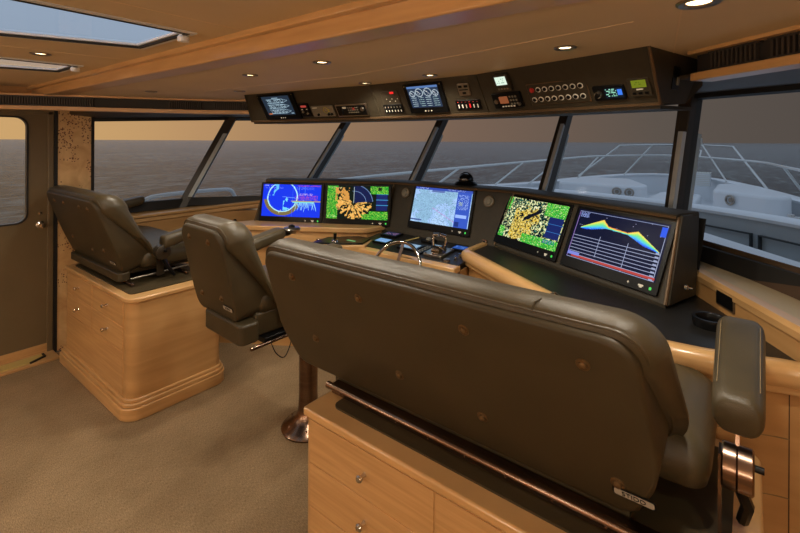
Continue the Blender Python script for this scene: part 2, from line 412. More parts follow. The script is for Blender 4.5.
frieze(PF, 1.915, ZF, 1.945, [(lerp(PF[2], PF[3], -.12), lerp(PF[2], PF[3], .42), 'long slatted air vent in the frieze above the port door'), (lerp(PF[2], PF[3], .80), lerp(PF[2], PF[3], .985), 'slatted air vent at the right end of the port frieze above the window'), (lerp(PF[3], PF[4], .1), lerp(PF[3], PF[4], .8), 'short slatted air vent right beside the overhead instrument console')], 7)
SF = [(-.172, 1.925), (.12, 1.66), (1.15, .75), (1.15, -2.4)]
frieze(SF, 1.924, ZF, 1.953, [(lerp(SF[0], SF[1], .16), lerp(SF[0], SF[1], .64), 'slatted air vent in the starboard frieze just right of the overhead console'), (lerp(SF[0], SF[1], .70), lerp(SF[1], SF[2], .6), 'slatted air vent in the starboard frieze at the right picture edge')], 10)
# soffit between frieze and glass heads
bm = B()
gt = [(-4.40, 1.2, 1.90), (-4.40, 1.375, 1.885), (-4.30, 2.61, 1.945), (-3.45, 3.5, 1.965), (-2.37, 3.75, 1.97), (-1.17, 3.72, 1.97), (-.25, 3.02, 1.975), (.75, 2.48, 1.975), (1.15, 1.6, 1.975)]
inn = [(-4.25, 1.2), (-4.0, 1.375), (-3.53, 1.9), (-3.1, 2.26), (-2.37, 2.3), (-1.17, 2.3), (-.22, 1.98), (.62, 1.26), (1.15, .79)]
zi = [1.94, 1.94, 1.94, 1.94, 1.96, 1.96, 1.94, 1.94, 1.94]
for i in range(len(gt)-1):
    a, b = gt[i], gt[i+1]; c, d = inn[i], inn[i+1]
    hexa(bm, [(c[0], c[1], zi[i]), (d[0], d[1], zi[i+1]), (b[0], b[1], b[2]), (a[0], a[1], a[2])], [(c[0], c[1], zi[i]+.012), (d[0], d[1], zi[i+1]+.012), (b[0], b[1], b[2]+.03), (a[0], a[1], a[2]+.03)])
struct('trim_13', bm, base_mat('soffit_brown', (64, 52, 40), .5), smooth=False)

# starboard and aft walls (outside the frame, close the cabin)
bm = B(); box(bm, 1.15, 1.27, -2.4, 1.6, 0, ZA); struct('wall_starboard', bm, WALLM)
bm = B(); box(bm, XP-.12, 1.27, -2.5, -2.4, 0, ZA+.04); struct('wall_aft', bm, WALLM)

# ------------------------------------------------------------------ windows (outward leaning)
gb = [(-4.38, 1.375, 1.10), (-4.33, 2.13, 1.10), (-3.50, 2.86, 1.13), (-2.40, 3.10, 1.13), (-1.17, 3.03, 1.13), (-.35, 2.97, 1.13), (.74, 1.73, 1.16), (1.15, 1.25, 1.15)]
gt = [(-4.40, 1.375, 1.885), (-4.30, 2.61, 1.945), (-3.45, 3.5, 1.965), (-2.37, 3.75, 1.97), (-1.17, 3.72, 1.97), (-.262, 3.02, 1.975), (.75, 2.48, 1.975), (1.15, 1.6, 1.975)]
for i in range(7):
    a, b, c, d = (Vector(gb[i]), Vector(gb[i+1]), Vector(gt[i+1]), Vector(gt[i]))
    n = (b-a).cross(d-a).normalized()*.004
    bm = B(); hexa(bm, [a-n, b-n, c-n, d-n], [a+n, b+n, c+n, d+n])
    w = struct('window_%d' % (i+1), bm, GLASS, smooth=False)
    # sill and head gaskets
    fb = B()
    for (p, q, up) in ((a, b, -1), (d, c, 1)):
        ud = ((d-a) if up == -1 else (a-d)).normalized(); nn = n.normalized()*.03
        h = .035 if up == -1 else .03
        hexa(fb, [p-nn-ud*.05, q-nn-ud*.05, q+nn-ud*.05, p+nn-ud*.05], [p-nn+ud*h, q-nn+ud*h, q+nn+ud*h, p+nn+ud*h])
    struct('window_frame', fb, RUBBER, parent=w, smooth=False)
MUL = base_mat('mullion_brown', (50, 42, 33), .45)
for i in range(1, 7):
    a = Vector(gb[i]); d = Vector(gt[i]); u = (d-a).normalized()
    t1 = (Vector(gb[min(i+1, 7)])-Vector(gb[i-1])); t1.z = 0; t1.normalize(); nn = t1.cross(u).normalized()
    wd = {1: .05, 2: .032, 3: .035, 4: .035, 5: .040, 6: .04}[i]
    a = a-u*.08; d = d+u*.03
    def mb(bm, w0, w1, n0, n1, a=a, d=d):
        hexa(bm, [a+t1*w0+nn*n0, a+t1*w1+nn*n0, a+t1*w1+nn*n1, a+t1*w0+nn*n1], [d+t1*w0+nn*n0, d+t1*w1+nn*n0, d+t1*w1+nn*n1, d+t1*w0+nn*n1])
    bm = B(); mb(bm, -wd, wd, -.045, .045); s = struct('trim_%d' % (13+i), bm, MUL, bev=.006)
    bm = B(); mb(bm, wd*.2, wd*.95, .044, .07, a+u*.12, d-u*.25); mb(bm, wd*.2, wd*.95, -.07, -.044, a+u*.12, d-u*.25)
    struct('outer_strip', bm, GELG, parent=s)

# ------------------------------------------------------------------ sea and foredeck
bm = B()
rr = [0, 8, 30, 100, 400, 2000, 8000, 45000]; rings = []
for r_ in rr[1:]:
    rings.append([bm.verts.new((r_*math.cos(k*math.pi/24), r_*math.sin(k*math.pi/24), -5.5)) for k in range(48)])
c0 = bm.verts.new((0, 0, -5.5))
for k in range(48): bm.faces.new((c0, rings[0][k], rings[0][(k+1) % 48]))
for i in range(len(rings)-1):
    for k in range(48): bm.faces.new((rings[i][k], rings[i+1][k], rings[i+1][(k+1) % 48], rings[i][(k+1) % 48]))
sea = obj('sea', bm, SEA); props(sea, 'wide rippled grey sea reaching the horizon beyond the windows', 'sea', kind='stuff')

def smooth_path(pts, n=6):
    P = [Vector(p) for p in pts]; out = []
    for i in range(len(P)-1):
        p0 = P[max(i-1, 0)]; p1 = P[i]; p2 = P[i+1]; p3 = P[min(i+2, len(P)-1)]
        for k in range(n):
            t = k/n
            out.append(.5*((2*p1)+(-p0+p2)*t+(2*p0-5*p1+4*p2-p3)*t*t+(-p0+3*p1-3*p2+p3)*t**3))
    out.append(P[-1]); return out

# outer ledge right below the glass
bm = B()
lo = [(x, y, z-.06) for x, y, z in gb]
out = [(-4.8, 1.3, 1.0), (-4.75, 2.4, 1.0), (-3.8, 3.9, 1.0), (-2.5, 4.5, 1.0), (-1.1, 4.6, 1.0), (-.3, 4.25, 1.0), (.25, 3.5, 1.0), (1.6, 1.8, 1.0)]
for i in range(7):
    hexa(bm, [Vector(lo[i])-Vector((0, 0, .3)), Vector(lo[i+1])-Vector((0, 0, .3)), Vector(out[i+1])-Vector((0, 0, .3)), Vector(out[i])-Vector((0, 0, .3))], [lo[i], lo[i+1], out[i+1], out[i]])
t = obj('window_coaming', bm, GELCOAT, smooth=False); props(t, 'white moulded coaming ledge just outside the windscreen', 'coaming')
# portuguese bridge wall
path = smooth_path([(-4.5, 4.5), (-3.9, 5.0), (-3.0, 5.45), (-1.95, 5.58), (-1.25, 5.45), (-.45, 5.12), (.3, 4.55), (1.0, 3.6), (1.8, 2.2)], 5)
t = thing('bulkhead_wall', 'white curved bulkhead wall with cap rail crossing the deck ahead of the windscreen', 'bulkhead')
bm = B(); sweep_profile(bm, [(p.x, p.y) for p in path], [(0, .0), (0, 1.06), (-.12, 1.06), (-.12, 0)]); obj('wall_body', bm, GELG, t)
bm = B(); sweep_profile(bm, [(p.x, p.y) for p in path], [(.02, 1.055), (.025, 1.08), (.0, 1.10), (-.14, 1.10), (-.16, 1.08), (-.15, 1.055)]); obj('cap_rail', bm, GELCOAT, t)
for (a, b) in (((-1.25, 5.45), (-.62, 5.2)), ((-.40, 5.10), (.02, 4.80)), ((.08, 4.75), (.62, 4.2))):
    A = Vector(a); Bv = Vector(b); d = (Bv-A).normalized(); n = Vector((d.y, -d.x))
    bm = B()
    for z0, z1 in ((.93, .94), (.32, .33)): prism(bm, [A+n*.0, Bv+n*.0, Bv+n*.03, A+n*.03], z0, z1)
    for P0 in (A, Bv): prism(bm, [P0-d*.005, P0+d*.005, P0+d*.005+n*.03, P0-d*.005+n*.03], .32, .94)
    obj('locker_door', bm, TEAKLINE, t)
t = thing('side_handrail', 'short white handrail seen low through the port window', 'handrail')
bm = B(); tube(bm, smooth_path([(-4.95, 1.95, 1.0), (-4.95, 2.05, 1.09), (-4.98, 2.35, 1.11), (-5.0, 2.85, 1.11), (-5.0, 3.02, 1.09), (-5.0, 3.08, 1.0)], 5), .022, 10); obj('rail_tube', bm, GELCOAT, t)
bm = B(); cyl(bm, (-4.95, 1.95, .3), (-4.95, 1.95, 1.02), .018, 10); obj('post', bm, GELCOAT, t)
bm = B(); cyl(bm, (-5.0, 3.08, .3), (-5.0, 3.08, 1.02), .018, 10); obj('post', bm, GELCOAT, t)
# foredeck and bulwark
side_s = [(2.6, 2.5), (2.25, 5.0), (1.55, 7.5), (.62, 9.6), (.28, 11.3), (-.55, 13.5), (-1.2, 14.6), (-1.65, 15.0)]
side_p = [(-6.0, 2.5), (-5.6, 5.0), (-4.6, 7.6), (-3.75, 9.8), (-3.35, 12.0), (-2.7, 14.1), (-2.1, 14.8), (-1.65, 15.0)]
side_s = [(2.6, 2.5), (2.1, 5.0), (1.35, 7.4), (.72, 9.2), (.2, 11.2), (-.55, 13.4), (-1.1, 14.3), (-1.55, 14.7)]
outer = smooth_path(side_p[:-1]+[(-1.55, 14.7)], 5)+smooth_path(side_s[::-1], 5)[1:]
dk = B(); dk.faces.new([dk.verts.new((p.x, p.y, .22)) for p in outer]); bmesh.ops.triangulate(dk, faces=dk.faces)
g = bmesh.ops.extrude_face_region(dk, geom=dk.faces[:]); bmesh.ops.translate(dk, verts=[v for v in g['geom'] if isinstance(v, bmesh.types.BMVert)], vec=(0, 0, -.15))
t = thing('foredeck', 'white yacht foredeck with raised bulwark seen through the right windows', 'foredeck')
obj('deck', dk, GELCOAT, t, smooth=False)
bm = B(); sweep_profile(bm, [(p.x, p.y) for p in outer], [(.0, .2), (.0, .76), (-.12, .76), (-.2, -1.5), (-.1, -1.5)]); obj('bulwark', bm, GELCOAT, t)
bm = B(); sweep_profile(bm, [(p.x, p.y) for p in outer], [(.06, .755), (.07, .79), (.05, .80), (-.16, .80), (-.18, .79), (-.17, .755)]); obj('cap_rail', bm, GELCOAT, t)

# locker seats either side
def locker(name, label, pts, z0, z1, dots):
    t = thing(name, label, 'locker')
    pts = round_poly(pts, .25, 6)
    bm = B(); prism(bm, pts, z0, z1); obj('moulding', bm, GELCOAT, t, bev=.05, seg=3)
    for (x, y, z, nx, ny, r) in dots:
        d = Vector((nx, ny, 0)).normalized(); bm = B(); p = Vector((x, y, z))
        pts2 = [p+d*.02+Vector((-d.y, d.x, 0))*r*math.cos(a)+Vector((0, 0, 1))*r*math.sin(a) for a in [k*math.pi/8 for k in range(16)]]
        tube(bm, pts2, r*.22, 6, closed=True); cyl(bm, p-d*.02, p+d*.01, r*.5, 14)
        obj('speaker_ring', bm, STEEL, t)
    return t
locker('deck_locker', 'white moulded deck locker with two round speakers on the left of the foredeck', [(-3.35, 9.75), (-1.7, 9.6), (-1.6, 10.1), (-2.2, 11.6), (-3.1, 11.6)], .2, .85, [(-2.07, 9.63, .725, -.05, -1, .075), (-1.84, 9.61, .725, -.05, -1, .075)])
locker('deck_locker', 'white moulded deck locker with one round speaker on the right of the foredeck', [(-.50, 9.35), (.30, 8.6), (.52, 9.0), (.15, 10.8), (-.5, 11.0)], .2, .90, [(-.24, 9.09, .765, -.68, -.72, .075)])
locker('windlass_housing', 'low white windlass housing in the middle of the foredeck', [(-1.75, 10.6), (-.85, 10.4), (-.85, 12.4), (-1.7, 12.4)], .2, .52, [])
bm = B(); box(bm, -1.16, -.76, 13.2, 13.7, .62, .95)
t = thing('bow_grating', 'slatted white grating seat at the very bow', 'grating')
obj('seat_box', bm, GELCOAT, t, bev=.02); bm = B()
for k in range(6): box(bm, -1.16, -.76, 13.19, 13.20, .66+k*.045, .675+k*.045)
for k in range(8): box(bm, -1.17+k*.055, -1.14+k*.055, 13.18, 13.72, .95, .962)
obj('slats', bm, WHITEP, t)
# cleats
for (x, y, lab) in ((.53, 7.75, 'front chrome bollard on the starboard bulwark'), (.58, 7.5, 'rear chrome bollard on the starboard bulwark')):
    t = thing('bollard', lab, 'bollard', (x-.1, y, .60))
    bm = B(); lathe(bm, [(0, 0), (.04, 0), (.028, .02), (.028, .13), (.042, .15), (.042, .17), (0, .18)], n=18); obj('post', bm, CHROME, t)

# bow rails
def rail_thing(label, lines, posts, grp='bow rails'):
    t = thing('bow_rail', label, 'rail')
    for ln in lines:
        bm = B(); tube(bm, smooth_path(ln, 4) if len(ln) > 4 and ln[0][2] < 1.4 else ln, .02, 8); obj('rail_tube', bm, CHR2, t)
    for a, b in posts:
        bm = B(); cyl(bm, a, b, .018, 8); obj('stanchion', bm, CHR2, t)
    return t
CHR2 = base_mat('rail_stainless', (212, 212, 208), .3, .8)
rail_thing('stainless bow rail on the port side of the foredeck with slanting stanchions',
    [[(-4.9, 4.0, 1.1), (-4.1, 5.0, 1.22), (-3.7, 7.9, 1.28), (-3.3, 10.0, 1.33), (-3.05, 12.1, 1.35), (-2.2, 14.1, 1.35), (-1.36, 14.5, 1.35)],
     [(-3.62, 12.4, .8), (-2.75, 13.1, 1.62), (-2.2, 13.9, 1.64), (-1.36, 14.5, 1.64)], [(-1.36, 14.5, 1.35), (-1.36, 14.5, 1.72), (-1.2, 14.3, 1.72)]],
    [((-3.95, 7.9, .8), (-3.55, 8.5, 1.29)), ((-3.75, 9.3, .8), (-3.3, 10.0, 1.33)), ((-3.4, 11.6, .8), (-3.05, 12.2, 1.35)), ((-2.75, 13.6, .8), (-2.1, 13.95, 1.64)), ((-4.4, 6.3, .8), (-4.0, 6.8, 1.24))])
rail_thing('stainless bow rail on the starboard side of the foredeck running to the right edge',
    [[(-1.2, 14.3, 1.8), (-.99, 14.1, 1.8), (-.99, 14.1, 1.64), (-.9, 13.8, 1.64), (-.3, 12.6, 1.62), (.28, 10.6, .82)],
     [(-1.2, 14.3, 1.5), (-1.0, 14.1, 1.5), (-.98, 13.4, 1.35)], [(-.98, 13.4, 1.35), (.08, 10.9, 1.35), (.42, 8.6, 1.35), (.7, 7.0, 1.33), (1.3, 4.5, 1.28)]],
    [((-.42, 12.9, .8), (-.95, 13.7, 1.64)), ((.72, 9.1, .82), (.40, 8.8, 1.35)), ((1.3, 7.2, .82), (.9, 6.4, 1.32)), ((.28, 10.6, .82), (.16, 10.9, 1.0))])

# ------------------------------------------------------------------ helm console
ZD = 1.0
Lb, Lt = [(-3.40, 2.29, ZD), (-2.39, 2.83, ZD)], [(-3.36, 2.38, 1.345), (-2.37, 2.955, 1.345)]
Cb = [(-2.39, 2.83, .93), (-1.36, 2.78, .93)]
Ct = [(-2.37, 2.955, 1.345), (-1.27, 2.90, 1.355)]
Rb, Rt = [(-1.36, 2.78, ZD), (-.283, 2.222, ZD)], [(-1.27, 2.90, 1.355), (-.25, 2.38, 1.36)]
console = thing('helm_console', 'wraparound helm console of maple with dark olive instrument panels under the windscreen', 'console')
bt = [Lt[0], Lt[1], Rt[0], Rt[1]]
fr_ = [(Lb[0], Lb[1], Lt[1], Lt[0]), (Cb[0], Cb[1], Ct[1], Ct[0]), (Rb[0], Rb[1], Rt[1], Rt[0])]
backs = [(-3.40, 2.62), (-2.40, 3.16), (-1.22, 3.10), (-.20, 2.54)]
nms = ['left_panel', 'centre_panel', 'right_panel']
for k, q in enumerate(fr_):
    a, b, c, d = [Vector(p) for p in q]
    za = a.z-.06
    bk0 = Vector((backs[k][0], backs[k][1], za)); bk1 = Vector((backs[k+1][0], backs[k+1][1], za))
    lo = [Vector((a.x, a.y, za)), Vector((b.x, b.y, za)), bk1, bk0]
    bm = B(); vs = [bm.verts.new(p) for p in (lo[0], lo[1], lo[2], lo[3], a, b, c, d, Vector((bk0.x, bk0.y, d.z)), Vector((bk1.x, bk1.y, c.z)))]
    for f in ((0, 3, 2, 1), (0, 1, 5, 4), (4, 5, 6, 7), (7, 6, 9, 8), (3, 8, 9, 2), (0, 4, 7, 8, 3), (1, 2, 9, 6, 5)): bm.faces.new([vs[i] for i in f])
    obj(nms[k], bm, PANEL, console, smooth=False)
bm = B(); sweep_profile(bm, [(p[0], p[1], p[2]) for p in bt], [(.02, .0), (.02, .012), (0, .018), (-.14, .018), (-.14, .0)]); obj('top_ledge', bm, PANEL, console)
bm = B(); sweep_profile(bm, [(p[0], p[1], p[2]) for p in bt], [(.024, -.006), (.026, .004), (.02, .008), (.014, .002)]); obj('top_bead', bm, PANELT, console)
# raised divider beads at panel ends
for (p, q) in ((Lb[1], Lt[1]), (Rb[0], Rt[0]), (Rb[1], Rt[1]), (Lb[0], Lt[0])):
    bm = B(); cyl(bm, Vector(p)+Vector((-.0, -.004, 0)), Vector(q)+Vector((0, -.004, 0)), .008, 8); obj('edge_bead', bm, PANELT, console)
# right end cheek with inset and a switch
bm = B()
hexa(bm, [(-.283, 2.222, ZD), (-.205, 2.46, ZD), (-.20, 2.54, 1.37), (-.25, 2.38, 1.37)], [(-.268, 2.217, ZD), (-.190, 2.455, ZD), (-.185, 2.535, 1.37), (-.235, 2.373, 1.37)])
obj('end_cheek', bm, PANEL, console, bev=.004)
bm = B(); lathe(bm, [(0, 0), (.013, 0), (.013, .01), (.006, .014), (.006, .03), (0, .031)], (-.225, 2.34, 1.06), 14, 'x'); obj('toggle_switch', bm, CHROME, console)
# dash behind the panels down to the sill
bm = B(); pts = [(-3.40, 2.62), (-2.40, 3.16), (-1.22, 3.10), (-.20, 2.54)]; sl = [(-3.52, 2.80), (-2.40, 3.16), (-1.22, 3.10), (-.30, 2.88)]
hexa(bm, [(-3.4, 2.5, .95), (-2.4, 3.0, .95), (-1.22, 2.95, .95), (-.2, 2.5, .95), (-.3, 2.9, .95), (-1.17, 2.99, .95), (-2.4, 3.06, .95), (-3.48, 2.82, .95)],
     [(-3.4, 2.6, 1.34), (-2.4, 3.12, 1.34), (-1.22, 3.08, 1.34), (-.16, 2.56, 1.34), (-.34, 2.93, 1.16), (-1.17, 3.09, 1.16), (-2.4, 3.14, 1.16), (-3.50, 2.84, 1.16)])
obj('dashboard_back', bm, BLACKD, console, smooth=False)

# desk tops
Ld = [(-4.0, 1.9), (-3.25, 2.13), (-2.417, 2.645), (-2.385, 2.93), (-2.39, 2.83), (-3.40, 2.29)]
def desk(name, pts, front, inner=None):
    bm = B(); prism(bm, pts, ZD-.045, ZD-.002); obj(name, bm, WOODT, console, bev=.004)
    return
left_front = [(-3.52, 1.98), (-3.22, 2.15), (-2.44, 2.645), (-2.40, 2.70), (-2.378, 2.93)]
bm = B(); prism(bm, [(-3.52, 1.98), (-3.22, 2.15), (-2.47, 2.628), (-2.43, 2.67), (-2.39, 2.90), (-3.40, 2.36)], .84, ZD-.04); obj('left_cabinet', bm, WOODH, console, smooth=False)
bm = B(); prism(bm, [(-3.54, 1.95), (-3.22, 2.13), (-2.44, 2.62), (-2.405, 2.67), (-2.375, 2.93), (-3.40, 2.36)], ZD-.04, ZD+.002); obj('left_worktop', bm, WOODT, console, bev=.008, seg=3)
bm = B(); prism(bm, [(-3.50, 2.02), (-3.24, 2.19), (-2.48, 2.68), (-2.46, 2.80), (-3.42, 2.27)], .0, .86); obj('left_cabinet_base', bm, WOODD, console, smooth=False)
bm = B(); lathe(bm, [(0, 0), (.012, 0), (.01, -.012), (.013, -.02), (0, -.026)], (-2.74, 2.44, .9), 14, 'y'); obj('latch_knob', bm, CHROME, console)
# right side desk: curve running out along the starboard side
rf = smooth_path([(-1.44, 2.53), (-1.05, 2.262), (-.66, 1.997), (-.44, 1.853), (-.30, 1.80), (-.129, 1.808), (.02, 1.85), (.13, 1.88), (.35, 1.86), (.62, 1.66), (1.15, 1.15)], 5)
rfp = [(p.x, p.y) for p in rf]
bk = [(1.15, 1.32), (.5, 1.60), (.145, 1.98), (-.19, 2.62), (-.283, 2.30), (-1.36, 2.86), (-1.46, 2.93)]
bm = B(); prism(bm, rfp+bk, .93, .985); obj('right_worktop', bm, BLACKD, console, smooth=False)
prof = [(.016, .93), (.024, .945), (.026, .975), (.018, .995), (.0, 1.004), (-.025, 1.004), (-.032, .997), (-.032, .93)]
bm = B(); sweep_profile(bm, [(-1.46, 2.93), (-1.452, 2.60)]+rfp, prof); obj('right_nosing', bm, WOODT, console, ang=60)
bm = B(); sweep_profile(bm, [(-1.46, 2.93), (-1.452, 2.60)]+rfp, [(.006, .905), (.01, .912), (.008, .932), (-.02, .932), (-.02, .905)]); obj('nosing_bead', bm, WOODT, console)
bm = B(); sweep_profile(bm, [(-1.46, 2.93), (-1.452, 2.60)]+rfp, [(-.018, 0), (-.018, .908), (-.05, .908), (-.05, 0)]); obj('right_cabinet', bm, WOODD, console, ang=30)
# seams of the cabinet fronts
def rf_at(s):
    L = 0
    for i in range(len(rf)-1):
        d = (rf[i+1]-rf[i]).length
        if L+d >= s: return rf[i]+(rf[i+1]-rf[i])*((s-L)/d), (rf[i+1]-rf[i]).normalized()
        L += d
    return rf[-1], (rf[-1]-rf[-2]).normalized()
# x of the seams on the face, measured on the front curve
def s_of_x(x):
    L = 0
    for i in range(len(rf)-1):
        if rf[i].x <= x <= rf[i+1].x: return L+(x-rf[i].x)/(rf[i+1].x-rf[i].x)*(rf[i+1]-rf[i]).length
        L += (rf[i+1]-rf[i]).length
    return L
for x in (-1.1, -.66, -.36, -.19, -.12, .105, .135, .6):
    p, d = rf_at(s_of_x(x)); n = Vector((d.y, -d.x))
    bm = B(); c = p+n*(-.019); prism(bm, [c-d*.0015, c+d*.0015, c+d*.0015+n*.002, c-d*.0015+n*.002], .08, .905)
    obj('panel_seam', bm, GAP, console, smooth=False)
for (x0, x1, z) in ((-.12, .105, .75), (-.12, .105, .56), (-1.1, -.66, .72), (-.12, .105, .30)):
    s0, s1 = s_of_x(x0), s_of_x(x1); bm = B(); pts = [rf_at(s0+(s1-s0)*k/6) for k in range(7)]
    sweep_profile(bm, [(p.x+(d.y*-.017), p.y+(-d.x*-.017)) for p, d in pts], [(0, z), (0, z+.003), (-.003, z+.003), (-.003, z)]); obj('panel_seam', bm, STITCH, console, smooth=False)
for (x, z) in ((.02, .52), (-1.0, .84)):
    p, d = rf_at(s_of_x(x)); n = Vector((d.y, -d.x)); q = p+n*-.018
    bm = B(); v = Vector((q.x, q.y, z)); N3 = Vector((n.x, n.y, 0)); cyl(bm, v, v+N3*.006, .014, 16); cyl(bm, v+N3*.006, v+N3*.02, .006, 12); cyl(bm, v+N3*.02, v+N3*.026, .014, 16)
    obj('cabinet_knob', bm, BRONZE, console)
# raised starboard backboard with ledge
bm = B(); bb = [(-.238, 2.60), (-.226, 2.56), (.135, 1.94), (.5, 1.46), (1.15, .95)]
backb = [(1.15, 1.2), (.62, 1.72), (.30, 2.10), (.16, 2.34), (-.10, 2.74), (-.238, 2.80)]
t = thing('side_ledge', 'raised maple ledge along the starboard windows beside the helm console', 'ledge')
bm = B(); prism(bm, bb+backb, .95, 1.075); obj('ledge_body', bm, WOODD, t, smooth=False)
bm = B(); sweep_profile(bm, bb, [(.006, 1.06), (.008, 1.085), (-.006, 1.10), (-.05, 1.10), (-.05, 1.06)]); obj('ledge_nosing', bm, WOODT, t)
bm = B(); prism(bm, [(x-.0, y+.045) for x, y in bb[1:]]+[(1.15, 1.3), (.62, 1.82), (.30, 2.20), (.16, 2.38), (-.10, 2.80), (-.22, 2.84)], 1.06, 1.096); obj('ledge_top', bm, base_mat('pale_ledge_top', (170, 150, 118), .45), t, smooth=False)
bm = B(); hexa(bm, [(-.24, 2.78, 1.05), (.16, 2.15, 1.05), (.16, 2.42, 1.05), (-.30, 2.94, 1.05)], [(-.24, 2.86, 1.10), (.16, 2.30, 1.10), (.16, 2.41, 1.20), (-.30, 2.95, 1.19)])
hexa(bm, [(.16, 2.15, 1.05), (1.15, 1.05, 1.05), (1.15, 1.27, 1.05), (.16, 2.42, 1.05)], [(.16, 2.30, 1.10), (1.15, 1.15, 1.10), (1.15, 1.26, 1.20), (.16, 2.41, 1.20)])
obj('window_riser', bm, base_mat('dark_brown_riser', (72, 52, 34), .5), t, smooth=False)
# socket in the ledge face
def face_mat(o, x, y):
    x = Vector(x).normalized(); y = Vector(y); y = (y-x*x.dot(y)).normalized(); n = x.cross(y)
    m = Matrix.Identity(4)
    for i in range(3): m[i][0] = x[i]; m[i][1] = y[i]; m[i][2] = n[i]; m[i][3] = o[i]
    return m
def on_face(fm, u, v, n=0): return fm @ Matrix.Translation((u, v, n))
def rrect(w, h, r, seg=5, cx=0, cy=0): return round_poly([(cx-w/2, cy-h/2), (cx+w/2, cy-h/2), (cx+w/2, cy+h/2), (cx-w/2, cy+h/2)], r, seg)
fsl = face_mat((-.226, 2.56, 1.0), (.361, -.62, 0), (0, 0, 1))
t = thing('outlet_panel', 'small black outlet panel set in the starboard wooden ledge', 'outlet', mat=on_face(fsl, .30, .045))
bm = B(); prism(bm, rrect(.13, .07, .004), 0, .005); obj('bezel', bm, PANELT, t, bev=.001)
bm = B(); prism(bm, rrect(.112, .054, .003), .004, .008); obj('socket', bm, BLACK, t, bev=.001)
# cup holder
t = thing('cup_holder', 'round black cup holder on the starboard end of the helm worktop', 'cup holder', (-.118, 2.12, .985))
bm = B(); lathe(bm, [(.045, .0), (.058, .0), (.062, .03), (.06, .036), (.05, .036), (.046, .03), (.044, .004)], n=32); obj('cup_ring', bm, BLACK, t)
bm = B(); lathe(bm, [(0, .001), (.044, .001), (.044, .006), (0, .006)], n=32); obj('cup_bottom', bm, BLACK, t)
# port ledge
t = thing('side_ledge', 'long curved maple ledge under the port windows behind the left bench', 'ledge')
pl = smooth_path([(-4.15, 1.37, 1.045), (-4.15, 2.02, 1.05), (-3.76, 2.56, 1.115), (-3.42, 2.80, 1.12)], 6)
bm = B(); sweep_profile(bm, pl, [(.0, -.03), (.012, -.02), (.014, -.008), (.004, 0), (-.17, .0), (-.17, -.03)]); obj('ledge_top', bm, WOODT, t)
bm = B(); sweep_profile(bm, [(p.x, p.y, 0) for p in pl], [(-.014, 0), (-.014, 1.02), (-.05, 1.02), (-.05, 0)]); obj('cabinet_front', bm, WOODD, t, ang=30)
bm = B(); sweep_profile(bm, pl, [(-.012, -.07), (-.002, -.06), (-.002, -.03), (-.03, -.03), (-.03, -.07)]); obj('ledge_moulding', bm, WOODT, t)
for k in (8, 13):
    p, q = pl[k], pl[k+1]; d = (q-p); d.z = 0; d.normalize(); n = Vector((d.y, -d.x, 0)); bm = B(); c = p+n*-.013
    prism(bm, [(c-d*.002)[:2], (c+d*.002)[:2], (c+d*.002+n*.002)[:2], (c-d*.002+n*.002)[:2]], .3, .98); obj('panel_seam', bm, GAP, t)
p, q = pl[10], pl[11]; d = (q-p); d.z = 0; d.normalize(); n = Vector((d.y, -d.x, 0))
bm = B(); v = Vector((p.x, p.y, .93))-n*.014; cyl(bm, v, v+n*.02, .008, 12); cyl(bm, v+n*.02, v+n*.028, .016, 14); obj('cabinet_knob', bm, CHROME, t)
p = pl[14]; d = (pl[15]-pl[13]); d.z = 0; d.normalize(); fm = face_mat((p.x, p.y, .0), d, (0, 0, 1))
t = thing('outlet_panel', 'black outlet panel in a wood frame left of the blue screen', 'outlet', mat=on_face(fm, 0, 1.03, -.012))
bm = B(); prism(bm, rrect(.15, .075, .004), 0, .008); obj('bezel', bm, WOODT, t, bev=.001)
bm = B(); prism(bm, rrect(.10, .05, .003), .007, .012); obj('socket', bm, BLACK, t, bev=.001)

# ------------------------------------------------------------------ centre bay of the console
bay = thing('helm_control_bay', 'lower centre bay of the console with black control deck and maple edge', 'console bay')
bm = B(); hexa(bm, [(-2.38, 2.42, .0), (-1.43, 2.40, .0), (-1.43, 2.80, .0), (-2.38, 2.84, .0)], [(-2.38, 2.42, .88), (-1.43, 2.40, .88), (-1.43, 2.80, .92), (-2.38, 2.84, .92)]); obj('bay_cabinet', bm, WOODD, bay, smooth=False)
bm = B(); hexa(bm, [(-2.38, 2.39, .865), (-1.43, 2.37, .865), (-1.43, 2.45, .865), (-2.38, 2.47, .865)], [(-2.38, 2.39, .915), (-1.43, 2.37, .915), (-1.43, 2.45, .92), (-2.38, 2.47, .92)]); obj('bay_edge', bm, WOODT, bay, bev=.006)
bm = B(); hexa(bm, [(-2.375, 2.45, .87), (-1.435, 2.43, .87), (-1.435, 2.80, .88), (-2.375, 2.85, .88)], [(-2.375, 2.45, .922), (-1.435, 2.43, .922), (-1.435, 2.80, .96), (-2.375, 2.85, .96)]); obj('control_deck', bm, BLACKD, bay, bev=.003)
fb = face_mat((-2.375, 2.45, .922), (.94, -.02, 0), (.0, .38, .04))

